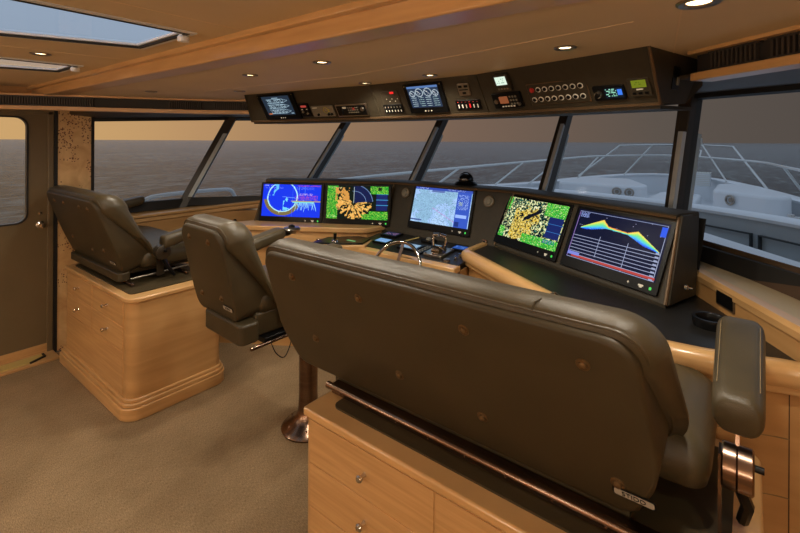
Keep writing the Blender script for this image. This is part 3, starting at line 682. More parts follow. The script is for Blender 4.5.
def draw_screen(name, img, w, h, parent, z=.004, cx=0, cy=0):
    """img: rows x cols x 3 array (sRGB 0..255), row 0 = top; a grid of tiny lit cells"""
    H_, W_ = img.shape[:2]
    vs = []; fs = []
    for j in range(H_+1):
        for i in range(W_+1): vs.append((cx-w/2+w*i/W_, cy+h/2-h*j/H_, z))
    for j in range(H_):
        for i in range(W_):
            a = j*(W_+1)+i; fs.append((a, a+W_+1, a+W_+2, a+1))
    me = bpy.data.meshes.new(name); me.from_pydata(vs, [], fs)
    ca = me.color_attributes.new('picture', 'FLOAT_COLOR', 'CORNER')
    c = img.reshape(-1, 3)/255.; c = np.where(c <= .04045, c/12.92, ((c+.055)/1.055)**2.4)
    arr = np.ones((H_*W_, 4, 4), dtype=np.float32); arr[:, :, :3] = c[:, None, :]
    ca.data.foreach_set('color', arr.ravel())
    me.materials.append(SCREEN); o = bpy.data.objects.new(name, me); C.objects.link(o); o.parent = parent
    return o

def fill(w, h, c): return np.ones((h, w, 3))*np.array(c, float)
def vnoise(w, h, s, octv=3):
    out = np.zeros((h, w)); amp = 1
    for o in range(octv):
        gw, gh = int(w/s)+3, int(h/s)+3; g = rng.rand(gh, gw)
        x = np.arange(w)/s; y = np.arange(h)/s; xi = x.astype(int); yi = y.astype(int); fx = (x-xi)[None]; fy = (y-yi)[:, None]
        a = g[yi][:, xi]; b = g[yi][:, xi+1]; c = g[yi+1][:, xi]; d = g[yi+1][:, xi+1]
        out += amp*((a*(1-fx)+b*fx)*(1-fy)+(c*(1-fx)+d*fx)*fy); s = max(1.01, s/2); amp *= .55
    return (out-out.min())/(out.max()-out.min())
def line(im, x0, y0, x1, y1, c, w=1):
    n = int(max(abs(x1-x0), abs(y1-y0)))*2+1
    for k in range(n+1):
        x = x0+(x1-x0)*k/n; y = y0+(y1-y0)*k/n
        for dx in range(w):
            for dy in range(w):
                xi, yi = int(x)+dx, int(y)+dy
                if 0 <= xi < im.shape[1] and 0 <= yi < im.shape[0]: im[yi, xi] = c
def rect(im, x0, y0, x1, y1, c): im[int(y0):int(y1), int(x0):int(x1)] = c
def scrib(im, x0, y0, x1, y1, c, dens=.5):
    for y in range(int(y0), int(y1), 2):
        for x in range(int(x0), int(x1)):
            if 0 <= y < im.shape[0] and 0 <= x < im.shape[1] and rng.rand() < dens: im[y, x] = c
W_, H_ = 168, 94
YY, XX = np.mgrid[0:H_, 0:W_]
def img_chart_radar():
    im = fill(W_, H_, (18, 52, 226)); n = vnoise(W_, H_, 14)
    cx, cy = 58, 36; r = np.hypot(XX-cx, (YY-cy)*1.0)
    ring = (r > 43)*(r < 55)*(YY > 44)*(XX < 104); im[ring > 0] = (120, 104, 66)
    edge = (abs(r-43-3*(n-.5)) < 1.6)*(XX < 104); im[edge > 0] = (170, 226, 236)
    land = (n > .60)*(r < 44)*((XX > 60)*(YY > 36) > 0); im[land > 0] = (110, 205, 240)
    up = (n > .52)*(XX < 46)*(YY < 34)*(r > 26)*(r < 46); im[up > 0] = (96, 186, 240)
    for k in range(36):
        a = rng.rand()*1.4+.9; L = rng.rand()*26+6; x0, y0 = 100+rng.rand()*50, 46+rng.rand()*5
        line(im, x0, y0, x0+math.cos(a)*L*.5, y0+math.sin(a)*L, (150, 214, 246) if rng.rand() < .7 else (70, 130, 240))
    rect(im, 84, 47, 168, 50, (170, 150, 90)); rect(im, 88, 50, 150, 53, (120, 216, 226))
    scrib(im, 96, 32, 160, 45, (226, 90, 120), .35); scrib(im, 92, 8, 150, 16, (120, 150, 250), .25); scrib(im, 106, 26, 146, 31, (236, 200, 220), .4)
    scrib(im, 100, 2, 166, 5, (210, 80, 60), .6); scrib(im, 4, 2, 30, 5, (210, 220, 250), .5); scrib(im, 8, 9, 60, 12, (160, 180, 250), .25)
    line(im, 87, 0, 87, 93, (60, 96, 240)); line(im, 105, 4, 105, 30, (90, 140, 250)); line(im, 122, 4, 122, 30, (90, 140, 250))
    line(im, cx, cy, cx+46, cy+4, (130, 180, 250)); line(im, 50, 84, 56, 74, (226, 226, 180)); return im
def img_radar():
    im = fill(W_, H_, (10, 22, 16)); cx, cy = 74, 48; n = vnoise(W_, H_, 9, 4); g = rng.rand(H_, W_)
    r = np.hypot(XX-cx, YY-cy); a = np.arctan2(YY-cy, XX-cx)
    gr = ((XX < 30)+((XX > 118)*(YY < 22))+((XX > 96)*(YY > 78))+((XX > 116)*(YY > 70)) > 0)
    im[(gr*(g > .42)) > 0] = (46, 178, 50); im[(gr*(g < .12)) > 0] = (200, 236, 90)
    wob = vnoise(W_, H_, 7, 3); rays = np.sin(a*9+9*n)+.9*np.sin(a*23+6*wob)+1.3*(wob-.35)*2-r*.018;
    om = (rays > -.35)*(r > 7)*(r < 38+16*n)*((a > -.15)+(a < -2.5) > 0)*(XX < 134)*(XX > 18); im[om > 0] = (222, 160, 74); im[(om*(g > .78)) > 0] = (248, 216, 130)
    blob = (n > .48)*(XX > 22)*(XX < 62)*(YY < 42)*(YY > 4); im[blob > 0] = (206, 146, 70)
    sec = (r < 52)*(a > -1.62)*(a < -.1)*(XX < 134); im[sec > 0] = (16, 26, 70)
    im[((abs(r-52) < .8)+(abs(r-34) < .7) > 0)*(a > -1.7)*(a < -.1)*(XX < 134) > 0] = (110, 140, 190)
    line(im, 74, 3, 74, 48, (190, 210, 200)); rect(im, 136, 22, 166, 68, (22, 34, 92))
    for y in (22, 37, 38, 52, 53): line(im, 136, y, 167, y, (60, 140, 190))
    scrib(im, 138, 24, 164, 34, (30, 52, 120), .3); rect(im, 140, 3, 150, 12, (20, 40, 24)); scrib(im, 4, 4, 40, 8, (220, 240, 180), .4); scrib(im, 2, 84, 30, 90, (220, 240, 180), .4); return im
def img_chart():
    im = fill(W_, H_, (160, 194, 238)); n = vnoise(W_, H_, 30, 4); m = vnoise(W_, H_, 11, 3)
    im[n > .55] = (176, 208, 244); im[n < .36] = (142, 184, 214)
    for t in (.3, .42, .5, .58, .7): im[abs(m-t) < .012] = (112, 146, 178)
    for k in range(26):
        x, y = rng.rand()*130+8, rng.rand()*80+8; line(im, x, y, x+rng.rand()*40-20, y+rng.rand()*16-8, (120, 150, 190))
    line(im, 60, 52, 132, 84, (190, 120, 200)); rect(im, 128, 6, 166, 94, (52, 84, 186)); rect(im, 130, 62, 160, 70, (150, 180, 250)); scrib(im, 132, 12, 160, 50, (180, 206, 255), .35); scrib(im, 136, 30, 144, 40, (200, 220, 120), .5)
    rect(im, 130, 80, 142, 92, (30, 50, 120)); rect(im, 0, 0, 168, 6, (52, 76, 170)); rect(im, 52, 6, 90, 11, (90, 110, 170)); scrib(im, 4, 1, 40, 4, (190, 205, 250), .4); scrib(im, 96, 1, 150, 4, (190, 205, 250), .3)
    rect(im, 0, 86, 34, 90, (70, 92, 150)); return im
def img_clutter():
    im = fill(W_, H_, (8, 14, 22)); g = rng.rand(H_, W_); n = vnoise(W_, H_, 20, 3); r = np.hypot(XX-60, YY-50)
    n2 = vnoise(W_, H_, 2.4, 2)
    im[n2 > .58] = (200, 206, 130); im[(n2 > .47)*(n2 < .53) > 0] = (64, 140, 120); im[(n2 > .7)] = (230, 228, 190)
    m = (r < 46)*(n > .42)*(XX > 30)*(n2 > .40); im[m*(g > .25) > 0] = (214, 178, 62); im[m*(g > .9) > 0] = (240, 226, 140)
    gr = ((XX > 112)*(YY < 28)+(YY > 74)*(XX > 70)+(XX < 12)*(YY < 30)+(XX < 16)*(YY > 70)) > 0
    im[gr*(g > .35) > 0] = (42, 176, 52); im[gr*(g < .12) > 0] = (160, 226, 90)
    dd = abs((XX-76)*.6+(YY-36)*1.0); im[(dd < 5)*(XX > 60)*(XX < 104) > 0] = (10, 16, 30)
    rect(im, 130, 28, 166, 72, (22, 36, 96)); line(im, 130, 42, 167, 42, (50, 110, 180)); line(im, 130, 58, 167, 58, (50, 110, 180)); scrib(im, 130, 76, 160, 84, (20, 60, 160), .8); return im
def img_sonar():
    im = fill(W_, H_, (10, 16, 44)); L = (150, 158, 190)
    up = [(.08, .36), (.33, .14), (.40, .25), (.62, .29), (.72, .23), (.96, .50)]; dn = [(.08, .38), (.20, .37), (.38, .29), (.62, .315), (.80, .45), (.96, .51)]
    for x in range(14, 162):
        fx = x/168.; u_ = np.interp(fx, [p[0] for p in up], [p[1] for p in up])*94; d_ = np.interp(fx, [p[0] for p in dn], [p[1] for p in dn])*94
        for y in range(int(u_), int(d_)+1):
            f = (y-u_)/max(1, d_-u_); k = min(1, max(0, f*.75+abs(fx-.5)*.9-.05+rng.rand()*.12))
            pal = [(226, 130, 70), (236, 222, 90), (120, 226, 130), (70, 190, 240), (40, 80, 236)]
            q = k*3.99; i = int(q); im[y, x] = np.array(pal[i])*(1-q+i)+np.array(pal[i+1])*(q-i)
    for y in range(50, 92, 6): line(im, 4, y, 164, y, L)
    for x in (58, 110): line(im, x, 44, x, 91, L)
    line(im, 3, 4, 3, 91, (150, 120, 190)); line(im, 3, 3, 164, 3, (130, 140, 180)); line(im, 164, 3, 164, 91, L); line(im, 3, 92, 165, 92, L)
    rect(im, 12, 87, 166, 91, (176, 64, 60)); rect(im, 3, 82, 28, 88, (120, 130, 210)); rect(im, 57, 82, 110, 87, (10, 16, 44)); line(im, 57, 86, 110, 86, L)
    for y in range(48, 92, 6): rect(im, 157, y, 163, y+2, L)
    rect(im, 156, 6, 165, 22, (40, 84, 220)); scrib(im, 6, 5, 24, 14, (150, 170, 240), .7)
    for k in range(14): x, y = int(rng.rand()*150)+8, int(rng.rand()*30)+4; im[y, x] = (180, 180, 220)
    return im

Wn = 1.2
fL = face_mat(Lb[0], (.88187, .47149, 0), (-.08145, .15234, .98497))
fC = face_mat(Cb[0], (.99882, -.04849, 0), (.01355, .27922, .96013))
fR = face_mat(Rb[0], (.8879, -.46, 0), (.188, .3627, .9128))
def monitor(fm, u, v, label, img, w=.575, h=.345):
    t = thing('display_monitor', label, 'monitor', mat=on_face(fm, u, v, .002))
    bm = B(); prism(bm, rrect(w, h, .006), 0, .012); obj('bezel', bm, BLACK, t, bev=.002)
    draw_screen('screen', img, w*.925, h*.80, t, .0125, 0, h*.055)
    for k, (x, m_) in enumerate(((.14, WHITEP), (.205, WHITEP), (.252, emit_mat('green_icon', (60, 210, 80), 1.1)))):
        bm = B(); y = -h*.43
        if k == 0: prism(bm, [(x-.006, y), (x, y-.006), (x+.006, y), (x, y+.006)], .011, .0126)
        elif k == 1: prism(bm, rrect(.026, .008, .003, 3, x, y+.002), .011, .0126); prism(bm, rrect(.014, .007, .003, 3, x, y-.005), .011, .0126)
        else: prism(bm, rrect(.012, .014, .005, 3, x, y), .011, .0126)
        obj('touch_key', bm, m_, t)
    return t
monitor(fL, .325, .163, 'blue chart radar monitor at the far left of the helm console', img_chart_radar())
monitor(fL, .915, .163, 'green and orange radar monitor second from left on the console', img_radar())
monitor(fC, .533, .262, 'pale blue sea chart monitor in the centre of the console', img_chart())
monitor(fR, .275, .193, 'speckled yellow and green radar monitor second from right', img_clutter())
monitor(fR, .885, .193, 'sonar monitor with rainbow swath at the right end of the console', img_sonar())
for u, lab in ((.158, 'round grey console speaker left of the pale blue chart screen'), (.932, 'round grey console speaker right of the pale blue chart screen')):
    t = thing('speaker_dome', lab, 'speaker', mat=on_face(fC, u, .36, .001))
    bm = B(); lathe(bm, [(0, 0), (.042, 0), (.042, .006), (.034, .010), (.026, .010), (.02, .018), (0, .022)], n=28); obj('dome', bm, STEEL2 if False else GREYP, t)
    bm = B(); tube(bm, [(.038*math.cos(a), .038*math.sin(a), .006) for a in [k*math.pi/12 for k in range(24)]], .004, 8, closed=True); obj('ring', bm, PANELT, t)
# button with orange rim at the lower right of the centre panel
t = thing('push_button', 'small bronze push button beside the throttle levers', 'button', mat=on_face(fC, .945, .075, .001))
bm = B(); prism(bm, rrect(.036, .036, .006), 0, .01); obj('housing', bm, BRONZE, t, bev=.002)
bm = B(); lathe(bm, [(0, .009), (.011, .009), (.011, .014), (0, .015)], n=18); obj('button_cap', bm, BLACK, t)

# controls on the deck of the bay
def deck_screen(u, v, w, h, lab, img, tilt=0, name='touch_display', cat='display', rim=BLACK):
    t = thing(name, lab, cat, mat=on_face(fb, u, v, .0)@Matrix.Rotation(R(tilt), 4, 'X'))
    bm = B(); prism(bm, rrect(w, h, .004), 0, .014); obj('bezel', bm, rim, t, bev=.002)
    draw_screen('screen', img, w*.8, h*.72, t, .0145)
    return t
def mini(w, h, c, fg, d=.3):
    im = fill(w, h, c); scrib(im, 2, 2, w-2, h-2, fg, d); return im
deck_screen(.14, .30, .16, .10, 'small autopilot display with violet digits at the back left of the control deck', mini(20, 12, (40, 44, 70), (170, 120, 160)))
deck_screen(.19, .14, .14, .10, 'small blue touch display at the left of the control deck', mini(20, 14, (110, 150, 200), (150, 186, 226)))
deck_screen(.46, .13, .17, .12, 'pale touch display just right of the steering wheel spokes', mini(24, 16, (120, 150, 175), (180, 200, 210)))
deck_screen(.79, .27, .12, .09, 'small deep blue display behind the throttle levers', mini(18, 12, (40, 76, 150), (110, 150, 220)))
t = thing('trackball_unit', 'low grey trackball unit at the back of the control deck', 'trackball', mat=on_face(fb, .50, .30, 0))
bm = B(); prism(bm, rrect(.11, .07, .015), 0, .02); obj('housing', bm, BLACK, t, bev=.004)
bm = B(); lathe(bm, [(0, .019), (.022, .019), (.02, .028), (.012, .034), (0, .036)], n=20); obj('ball', bm, GREYP, t)
t = thing('keypad', 'narrow black keypad with pale keys left of the throttle levers', 'keypad', mat=on_face(fb, .585, .12, 0))
bm = B(); prism(bm, rrect(.05, .16, .004), 0, .012); obj('pad', bm, BLACK, t)
for k in range(10):
    bm = B(); prism(bm, rrect(.012, .012, .002, 2, -.011+(k % 2)*.022, -.06+(k//2)*.03), .011, .016); obj('key', bm, GREYP, t)
# throttle quadrant
t = thing('throttle_control', 'chrome twin throttle control with two lever handles right of centre on the control deck', 'throttle', mat=on_face(fb, .705, .13, 0))
bm = B(); prism(bm, rrect(.15, .17, .01), 0, .018); obj('base_plate', bm, STEEL, t, bev=.003)
bm = B()
for k in range(12):
    a0, a1 = math.pi*k/12, math.pi*(k+1)/12
    hexa(bm, [(-.03, .05*math.cos(a0), .018), (-.03, .05*math.cos(a1), .018), (.03, .05*math.cos(a1), .018), (.03, .05*math.cos(a0), .018)], [(-.03, .05*math.cos(a0), .018+.04*math.sin(a0)), (-.03, .05*math.cos(a1), .018+.04*math.sin(a1)), (.03, .05*math.cos(a1), .018+.04*math.sin(a1)), (.03, .05*math.cos(a0), .018+.04*math.sin(a0))])
obj('drum', bm, CHROME, t)
for sx in (-1, 1):
    bm = B(); tube(bm, smooth_path([(sx*.038, 0, .03), (sx*.05, .012, .075), (sx*.05, .022, .11), (sx*.03, .026, .122), (sx*.008, .026, .122)], 4), .008, 10); obj('lever', bm, CHROME, t)
    bm = B(); cyl(bm, (sx*.052, .024, .115), (sx*.006, .026, .122), .013, 14); obj('grip', bm, CHROME, t)
for (x, y) in ((-.06, -.07), (.06, -.07), (-.06, .07), (.06, .07), (0, -.072)):
    bm = B(); lathe(bm, [(0, .017), (.008, .017), (.007, .024), (0, .025)], (x, y, 0), 12); obj('bolt_button', bm, CHROME, t)
# row of small buttons to the right
for k in range(5):
    t = thing('toggle_knob', ['small chrome toggle knob nearest the monitor, right of the throttle', 'second small chrome knob from the monitor, right of the throttle', 'middle small chrome knob in the row right of the throttle', 'fourth small chrome knob from the monitor, right of the throttle', 'small chrome knob nearest the wood edge, right of the throttle'][k], 'knob', group='toggle knobs right of the throttle', mat=on_face(fb, .87, .30-.055*k, 0))
    bm = B(); lathe(bm, [(0, 0), (.013, 0), (.013, .006), (.007, .009), (.006, .02), (.009, .024), (0, .027)], n=14); obj('knob', bm, CHROME, t)
# dimmer wheel front right
t = thing('rotary_dial', 'flat chrome rotary dial at the front right of the control deck', 'dial', mat=on_face(fb, .83, .035, 0))
bm = B(); lathe(bm, [(0, 0), (.024, 0), (.022, .012), (.012, .014), (0, .014)], n=22); obj('dial', bm, STEEL, t)
# rod along the deck
t = thing('pointer_rod', 'thin brass rod lying across the back left of the control deck', 'rod', mat=on_face(fb, .34, .24, .006))
bm = B(); cyl(bm, (-.03, -.09, 0), (.04, .10, 0), .005, 10); obj('rod', bm, BRASS, t)

# steering wheel
wm = Matrix.Translation((-1.80, 2.25, .865)) @ Matrix.Rotation(R(62), 4, 'X')
t = thing('steering_wheel', 'small chrome steering wheel with leather hub in front of the control deck', 'steering wheel', mat=wm)
bm = B(); tube(bm, [(.19*math.cos(a), .19*math.sin(a), 0) for a in [k*math.pi/24 for k in range(48)]], .011, 12, closed=True); obj('rim', bm, CHROME, t)
for a in (90, 210, 330):
    bm = B(); ca, sa = math.cos(R(a)), math.sin(R(a)); hexa(bm, [(ca*.03-sa*.013, sa*.03+ca*.013, -.01), (ca*.03+sa*.013, sa*.03-ca*.013, -.01), (ca*.19+sa*.009, sa*.19-ca*.009, -.003), (ca*.19-sa*.009, sa*.19+ca*.009, -.003)], [(ca*.03-sa*.013, sa*.03+ca*.013, -.002), (ca*.03+sa*.013, sa*.03-ca*.013, -.002), (ca*.19+sa*.009, sa*.19-ca*.009, .005), (ca*.19-sa*.009, sa*.19+ca*.009, .005)]); obj('spoke', bm, CHROME, t)
bm = B(); lathe(bm, [(0, -.05), (.03, -.05), (.045, -.02), (.045, .01), (.03, .02), (0, .022)], n=24); obj('hub', bm, LEATHER, t)
bm = B(); cyl(bm, (0, 0, -.22), (0, 0, -.045), .022, 16); obj('shaft', bm, BRONZE, t)

# joystick pod at the left of the bay
t = thing('joystick_pod', 'maple pod with black top and joystick left of the control deck', 'joystick pod')
bm = B(); prism(bm, [(-2.56, 2.17), (-2.34, 2.31), (-2.22, 2.42), (-2.30, 2.60), (-2.44, 2.60), (-2.62, 2.40)], .60, .935); obj('pod_body', bm, WOODT, t, bev=.006)
bm = B(); prism(bm, [(-2.555, 2.20), (-2.35, 2.33), (-2.245, 2.425), (-2.31, 2.585), (-2.43, 2.585), (-2.60, 2.40)], .934, .948); obj('top_plate', bm, BLACK, t, bev=.003)
bm = B(); cyl(bm, (-2.44, 2.33, .945), (-2.44, 2.33, .972), .006, 10); cyl(bm, (-2.44, 2.33, .966), (-2.44, 2.33, 1.01), .011, 12, .013); obj('stick', bm, BLACK, t)
bm = B(); lathe(bm, [(0, 0), (.028, 0), (.024, .012), (.012, .018), (0, .018)], (-2.44, 2.33, .946), 18); obj('stick_collar', bm, CHROME, t)
bm = B(); prism(bm, rrect(.08, .02, .004, 3, -2.36, 2.42), .947, .951); obj('indicator_strip', bm, emit_mat('green_strip', (120, 190, 120), .7), t)
# domed compass on the dash top
t = thing('compass', 'black domed magnetic compass on top of the dash behind the centre screen', 'compass', (-1.72, 3.02, 1.365))
bm = B(); lathe(bm, [(0, 0), (.085, 0), (.09, .012), (.07, .03), (.0, .03)], n=28); obj('base', bm, BLACK, t)
bm = B(); lathe(bm, [(0, .028), (.055, .028), (.06, .045), (.05, .07), (.03, .084), (0, .09)], n=28); obj('dome', bm, base_mat('smoked_dome', (14, 14, 16), .05, coat=.6), t)
bm = B(); tube(bm, [(.062*math.cos(a), 0, .035+.062*math.sin(a)) for a in [k*math.pi/10 for k in range(11)]], .005, 8); obj('hood_bar', bm, BLACK, t)

# ------------------------------------------------------------------ overhead console
bl = [(-2.96, 1.96, 1.843), (-1.76, 2.06, 1.843), (-1.04, 2.06, 1.843), (-.258, 1.87, 1.843)]
tl = [(-2.88, 1.85, ZF), (-1.76, 1.95, ZF), (-1.06, 1.95, ZF), (-.272, 1.72, ZF)]
over = thing('overhead_console', 'long dark olive overhead instrument console hung from the ceiling', 'console')
bk1 = [(-2.98, 2.22, 1.852), (-1.80, 2.36, 1.852), (-1.02, 2.36, 1.852), (-.20, 2.06, 1.852)]
bk2 = [(-2.98, 2.42, 1.95), (-1.80, 2.52, 1.95), (-1.02, 2.52, 1.95), (-.15, 2.16, 1.93)]
bk3 = [(-2.98, 2.42, ZF), (-1.80, 2.52, ZF), (-1.02, 2.52, ZF), (-.15, 2.16, ZF)]
secs = [[bl[i], bk1[i], bk2[i], bk3[i], tl[i]] for i in range(4)]
for i, nm in enumerate(('left_section', 'centre_section', 'right_section')):
    bm = B(); hexa(bm, secs[i], secs[i+1]); obj(nm, bm, PANEL, over, smooth=False)
bm = B(); sweep_profile(bm, bl, [(.004, -.006), (.008, .004), (0, .008), (-.03, .008), (-.03, -.006)]); obj('lower_lip', bm, PANELT, over)
bm = B(); sweep_profile(bm, [(p[0], p[1]+.03, p[2]) for p in bl], [(.01, -.018), (.012, -.004), (-.30, .004), (-.30, -.008)]); obj('bottom_tray', bm, PANEL, over, smooth=False)
for i in range(4):
    bm = B(); cyl(bm, Vector(bl[i]), Vector(tl[i]), .004 if i in (1, 2) else .006, 8); obj('edge_bead', bm, PANELT if i == 3 else PANEL, over)
fe = face_mat(bl[3], (.058, .23, 0), (-.014, -.15, .187))
bm = B(); m = on_face(fe, .09, .10, .002); prism(bm, rrect(.06, .085, .004), 0, .006); bm.transform(m); obj('end_bezel', bm, BLACK, over)
bm = B(); prism(bm, rrect(.018, .03, .002, 2, .012, -.01), .005, .01); bm.transform(m); obj('end_switch', bm, GREYP, over)

oL = face_mat(bl[0], (.9965, .083, 0), (.0438, -.5262, .8492))
oC = face_mat(bl[1], (1, 0, 0), (0, -.507, .8619))
oR = face_mat(bl[2], (.9717, -.2361, 0), (-.121, -.498, .8587))
def img_plan():
    im = fill(60, 40, (34, 46, 60)); L = (128, 152, 168)
    for y0 in (10, 21, 32):
        for x in range(8, 54):
            hgt = 4 if x < 42 else 4*(1-(x-42)/12.)
            for s in (-1, 1):
                yy = int(y0+s*hgt)
                if 0 <= yy < 40: im[yy, x] = L
        scrib(im, 10, y0-3, 46, y0+4, (170, 196, 210), .55)
    rect(im, 22, 3, 36, 5, L); rect(im, 2, 36, 10, 38, (200, 110, 50)); rect(im, 52, 36, 58, 38, L); return im
def img_gauges():
    im = fill(64, 42, (40, 54, 76)); yy, xx = np.mgrid[0:42, 0:64]
    rect(im, 0, 0, 64, 4, (84, 116, 170))
    for cx, cy, r in ((8, 14, 5.5), (23, 12, 7.5), (41, 12, 7.5), (56, 14, 5.5)):
        d = np.hypot(xx-cx, yy-cy); im[abs(d-r) < .8] = (160, 174, 184); line(im, cx, cy, cx-r*.6, cy-r*.4, (220, 226, 230)); scrib(im, cx-3, cy+2, cx+4, cy+5, (190, 200, 210), .4)
    for y in range(22, 40, 4):
        for x in range(4, 60, 15): scrib(im, x, y, x+11, y+2, (150, 176, 180) if x % 2 else (170, 190, 200), .85)
    return im
def over_monitor(fm, u, v, w, h, sw, sh, lab, img):
    t = thing('overhead_display', lab, 'display', mat=on_face(fm, u, v, .002))
    bm = B(); prism(bm, rrect(w, h, .005), 0, .014); obj('bezel', bm, BLACK, t, bev=.002)
    draw_screen('screen', img, sw, sh, t, .0145, 0, .012)
    for k in range(3):
        bm = B(); lathe(bm, [(0, .013), (.0045, .013), (.0045, .016), (0, .016)], (-.02+k*.02, -h/2+.014, 0), 10); obj('button', bm, WHITEP, t)
    for (x, y) in ((-w/2+.01, h/2-.01), (w/2-.01, h/2-.01)):
        bm = B(); lathe(bm, [(0, .013), (.004, .013), (0, .016)], (x, y, 0), 8); obj('screw', bm, BRASS, t)
    return t
over_monitor(oL, .38, .115, .355, .195, .27, .145, 'overhead display of ship plans at the left end of the overhead console', img_plan())
over_monitor(oC, .371, .113, .252, .175, .20, .128, 'overhead display of round engine gauges in the middle of the overhead console', img_gauges())
def unit(fm, u, v, w, h, d, name, lab, cat, m=BLACK):
    t = thing(name, lab, cat, mat=on_face(fm, u, v, .001)); bm = B(); prism(bm, rrect(w, h, .005), 0, d); obj('housing', bm, m, t, bev=.002); return t
def knobs(t, pts, r, z, m, n=12):
    for (x, y) in pts:
        bm = B(); lathe(bm, [(0, z), (r, z), (r*.85, z+.008), (0, z+.009)], (x, y, 0), n); obj('knob', bm, m, t)
def lamps(t, pts, w, h, z, m, nm='indicator'):
    for (x, y) in pts:
        bm = B(); prism(bm, rrect(w, h, min(w, h)*.2, 2, x, y), z-.001, z+.002); obj(nm, bm, m, t)
t = unit(oL, .61, .078, .085, .098, .01, 'alarm_panel', 'narrow alarm panel with red readout beside the ship plan display', 'panel')
lamps(t, [(0, .03)], .05, .014, .01, emit_mat('dim_red', (190, 70, 60), .8)); knobs(t, [(-.02, -.01), (.018, -.022)], .008, .01, GREYP); lamps(t, [(-.022, .008), (.02, .008)], .012, .006, .01, WHITEP)
t = unit(oL, .765, .065, .19, .078, .01, 'control_panel', 'grey control panel with a yellow ring dial, left of the silver radio', 'panel', GREYP)
bm = B(); tube(bm, [(.03+.02*math.cos(a), .008+.02*math.sin(a), .011) for a in [k*math.pi/8 for k in range(16)]], .002, 6, closed=True); obj('dial_ring', bm, base_mat('yellow_ring', (170, 160, 70), .5), t)
knobs(t, [(-.045, -.022), (.045, -.022), (.07, -.022)], .009, .01, BLACK); lamps(t, [(-.06, .028)], .04, .006, .01, WHITEP); lamps(t, [(.055, .01), (.055, .0)], .012, .006, .01, base_mat('amber_mark', (190, 170, 60), .5))
t = unit(oL, 1.008, .064, .245, .084, .012, 'vhf_radio', 'silver edged marine radio beside the left bend of the overhead console', 'radio', STEEL)
bm = B(); prism(bm, rrect(.228, .068, .004), .011, .014); obj('faceplate', bm, BLACK, t)
lamps(t, [(-.02+i*.014, .02-j*.016) for i in range(6) for j in range(3) if not (i == 3 and j == 0)], .009, .008, .014, GREYP, 'key'); lamps(t, [(.022, .012)], .012, .016, .014, REDK, 'red_key')
knobs(t, [(-.085, -.005)], .02, .014, BLACK, 20); knobs(t, [(.09, .008)], .014, .014, STEEL, 16); lamps(t, [(-.05, .022)], .03, .012, .014, WHITEP)
t = unit(oC, .125, .125, .13, .085, .003, 'switch_panel', 'dark switch panel with a glowing red lamp at the left bend of the overhead console', 'panel', PANEL)
lamps(t, [(.02, .033)], .028, .012, .003, REDP, 'red_lamp'); lamps(t, [(-.03+i*.02, -.005-(i % 2)*.015) for i in range(5)], .005, .005, .003, WHITEP)
t = unit(oC, .12, .056, .145, .058, .004, 'switch_panel', 'low panel of small toggle switches left of the engine gauge display', 'panel', BLACK)
lamps(t, [(-.055+i*.022, .012) for i in range(6)], .006, .01, .004, GREYP, 'toggle'); lamps(t, [(-.055+i*.022, -.012) for i in range(6)], .005, .012, .004, WHITEP, 'toggle')
t = unit(oC, .615, .144, .066, .068, .006, 'instrument_plate', 'square silver instrument plate above the toggle switches', 'panel', STEEL)
lamps(t, [(-.016, .018), (.016, .018), (0, -.018)], .02, .012, .006, BLACK, 'window'); lamps(t, [(0, 0)], .05, .006, .006, BLACK, 'window')
t = unit(oC, .617, .057, .145, .056, .005, 'switch_panel', 'black toggle switch panel with one red switch below the silver plate', 'panel', BLACK)
lamps(t, [(-.055+i*.022, -.006) for i in range(6) if i != 3], .005, .02, .005, WHITEP, 'toggle'); lamps(t, [(.011, -.004)], .007, .022, .005, REDP, 'toggle'); lamps(t, [(-.055+i*.022, .018) for i in range(6)], .006, .004, .005, REDK, 'mark')
t = unit(oR, .158, .163, .085, .088, .02, 'handset_display', 'small unit with a bright white lit screen high on the overhead console', 'display', PANEL)
draw_screen('screen', mini(14, 9, (214, 232, 214), (150, 180, 160), .25), .062, .042, t, .0208, 0, .012); lamps(t, [(-.024+i*.016, -.028) for i in range(4)], .010, .008, .02, GREYP, 'key')
t = unit(oR, .147, .069, .165, .080, .014, 'vhf_radio', 'black marine radio with orange screen below the white lit unit', 'radio', BLACK)
bm = B(); prism(bm, rrect(.05, .036, .003, 3, -.015, .006), .013, .016); obj('screen', bm, emit_mat('orange_lcd', (150, 84, 50), .8), t)
lamps(t, [(.025+i*.016, .02-j*.018) for i in range(3) for j in range(3)], .01, .01, .014, GREYP, 'key'); knobs(t, [(.068, -.02)], .008, .014, STEEL); knobs(t, [(-.06, .0)], .012, .014, STEEL); lamps(t, [(-.03+i*.016, -.028) for i in range(5)], .01, .006, .014, WHITEP, 'key')
t = unit(oR, .412, .083, .285, .106, .004, 'selector_panel', 'bronze edged panel holding two rows of round gauge knobs', 'panel', PANELT)
bm = B(); prism(bm, rrect(.277, .098, .004), .003, .006); obj('faceplate', bm, PANEL, t)
for j in range(2):
    for i in range(8):
        x = -.116+i*.033; y = .024-j*.047
        bm = B(); tube(bm, [(x+.0105*math.cos(a), y+.0105*math.sin(a), .008) for a in [k*math.pi/8 for k in range(16)]], .0022, 6, closed=True); obj('gauge_ring', bm, REDK if (i == 0 and j == 0) else WHITEP, t)
        bm = B(); lathe(bm, [(0, .005), (.009, .005), (.008, .013), (0, .014)], (x, y, 0), 12); obj('gauge_knob', bm, REDK if (i == 0 and j == 0) else BLACK, t)
t = unit(oR, .636, .064, .125, .064, .012, 'radio_player', 'black stereo with round silver knob and lit blue screen', 'stereo', BLACK)
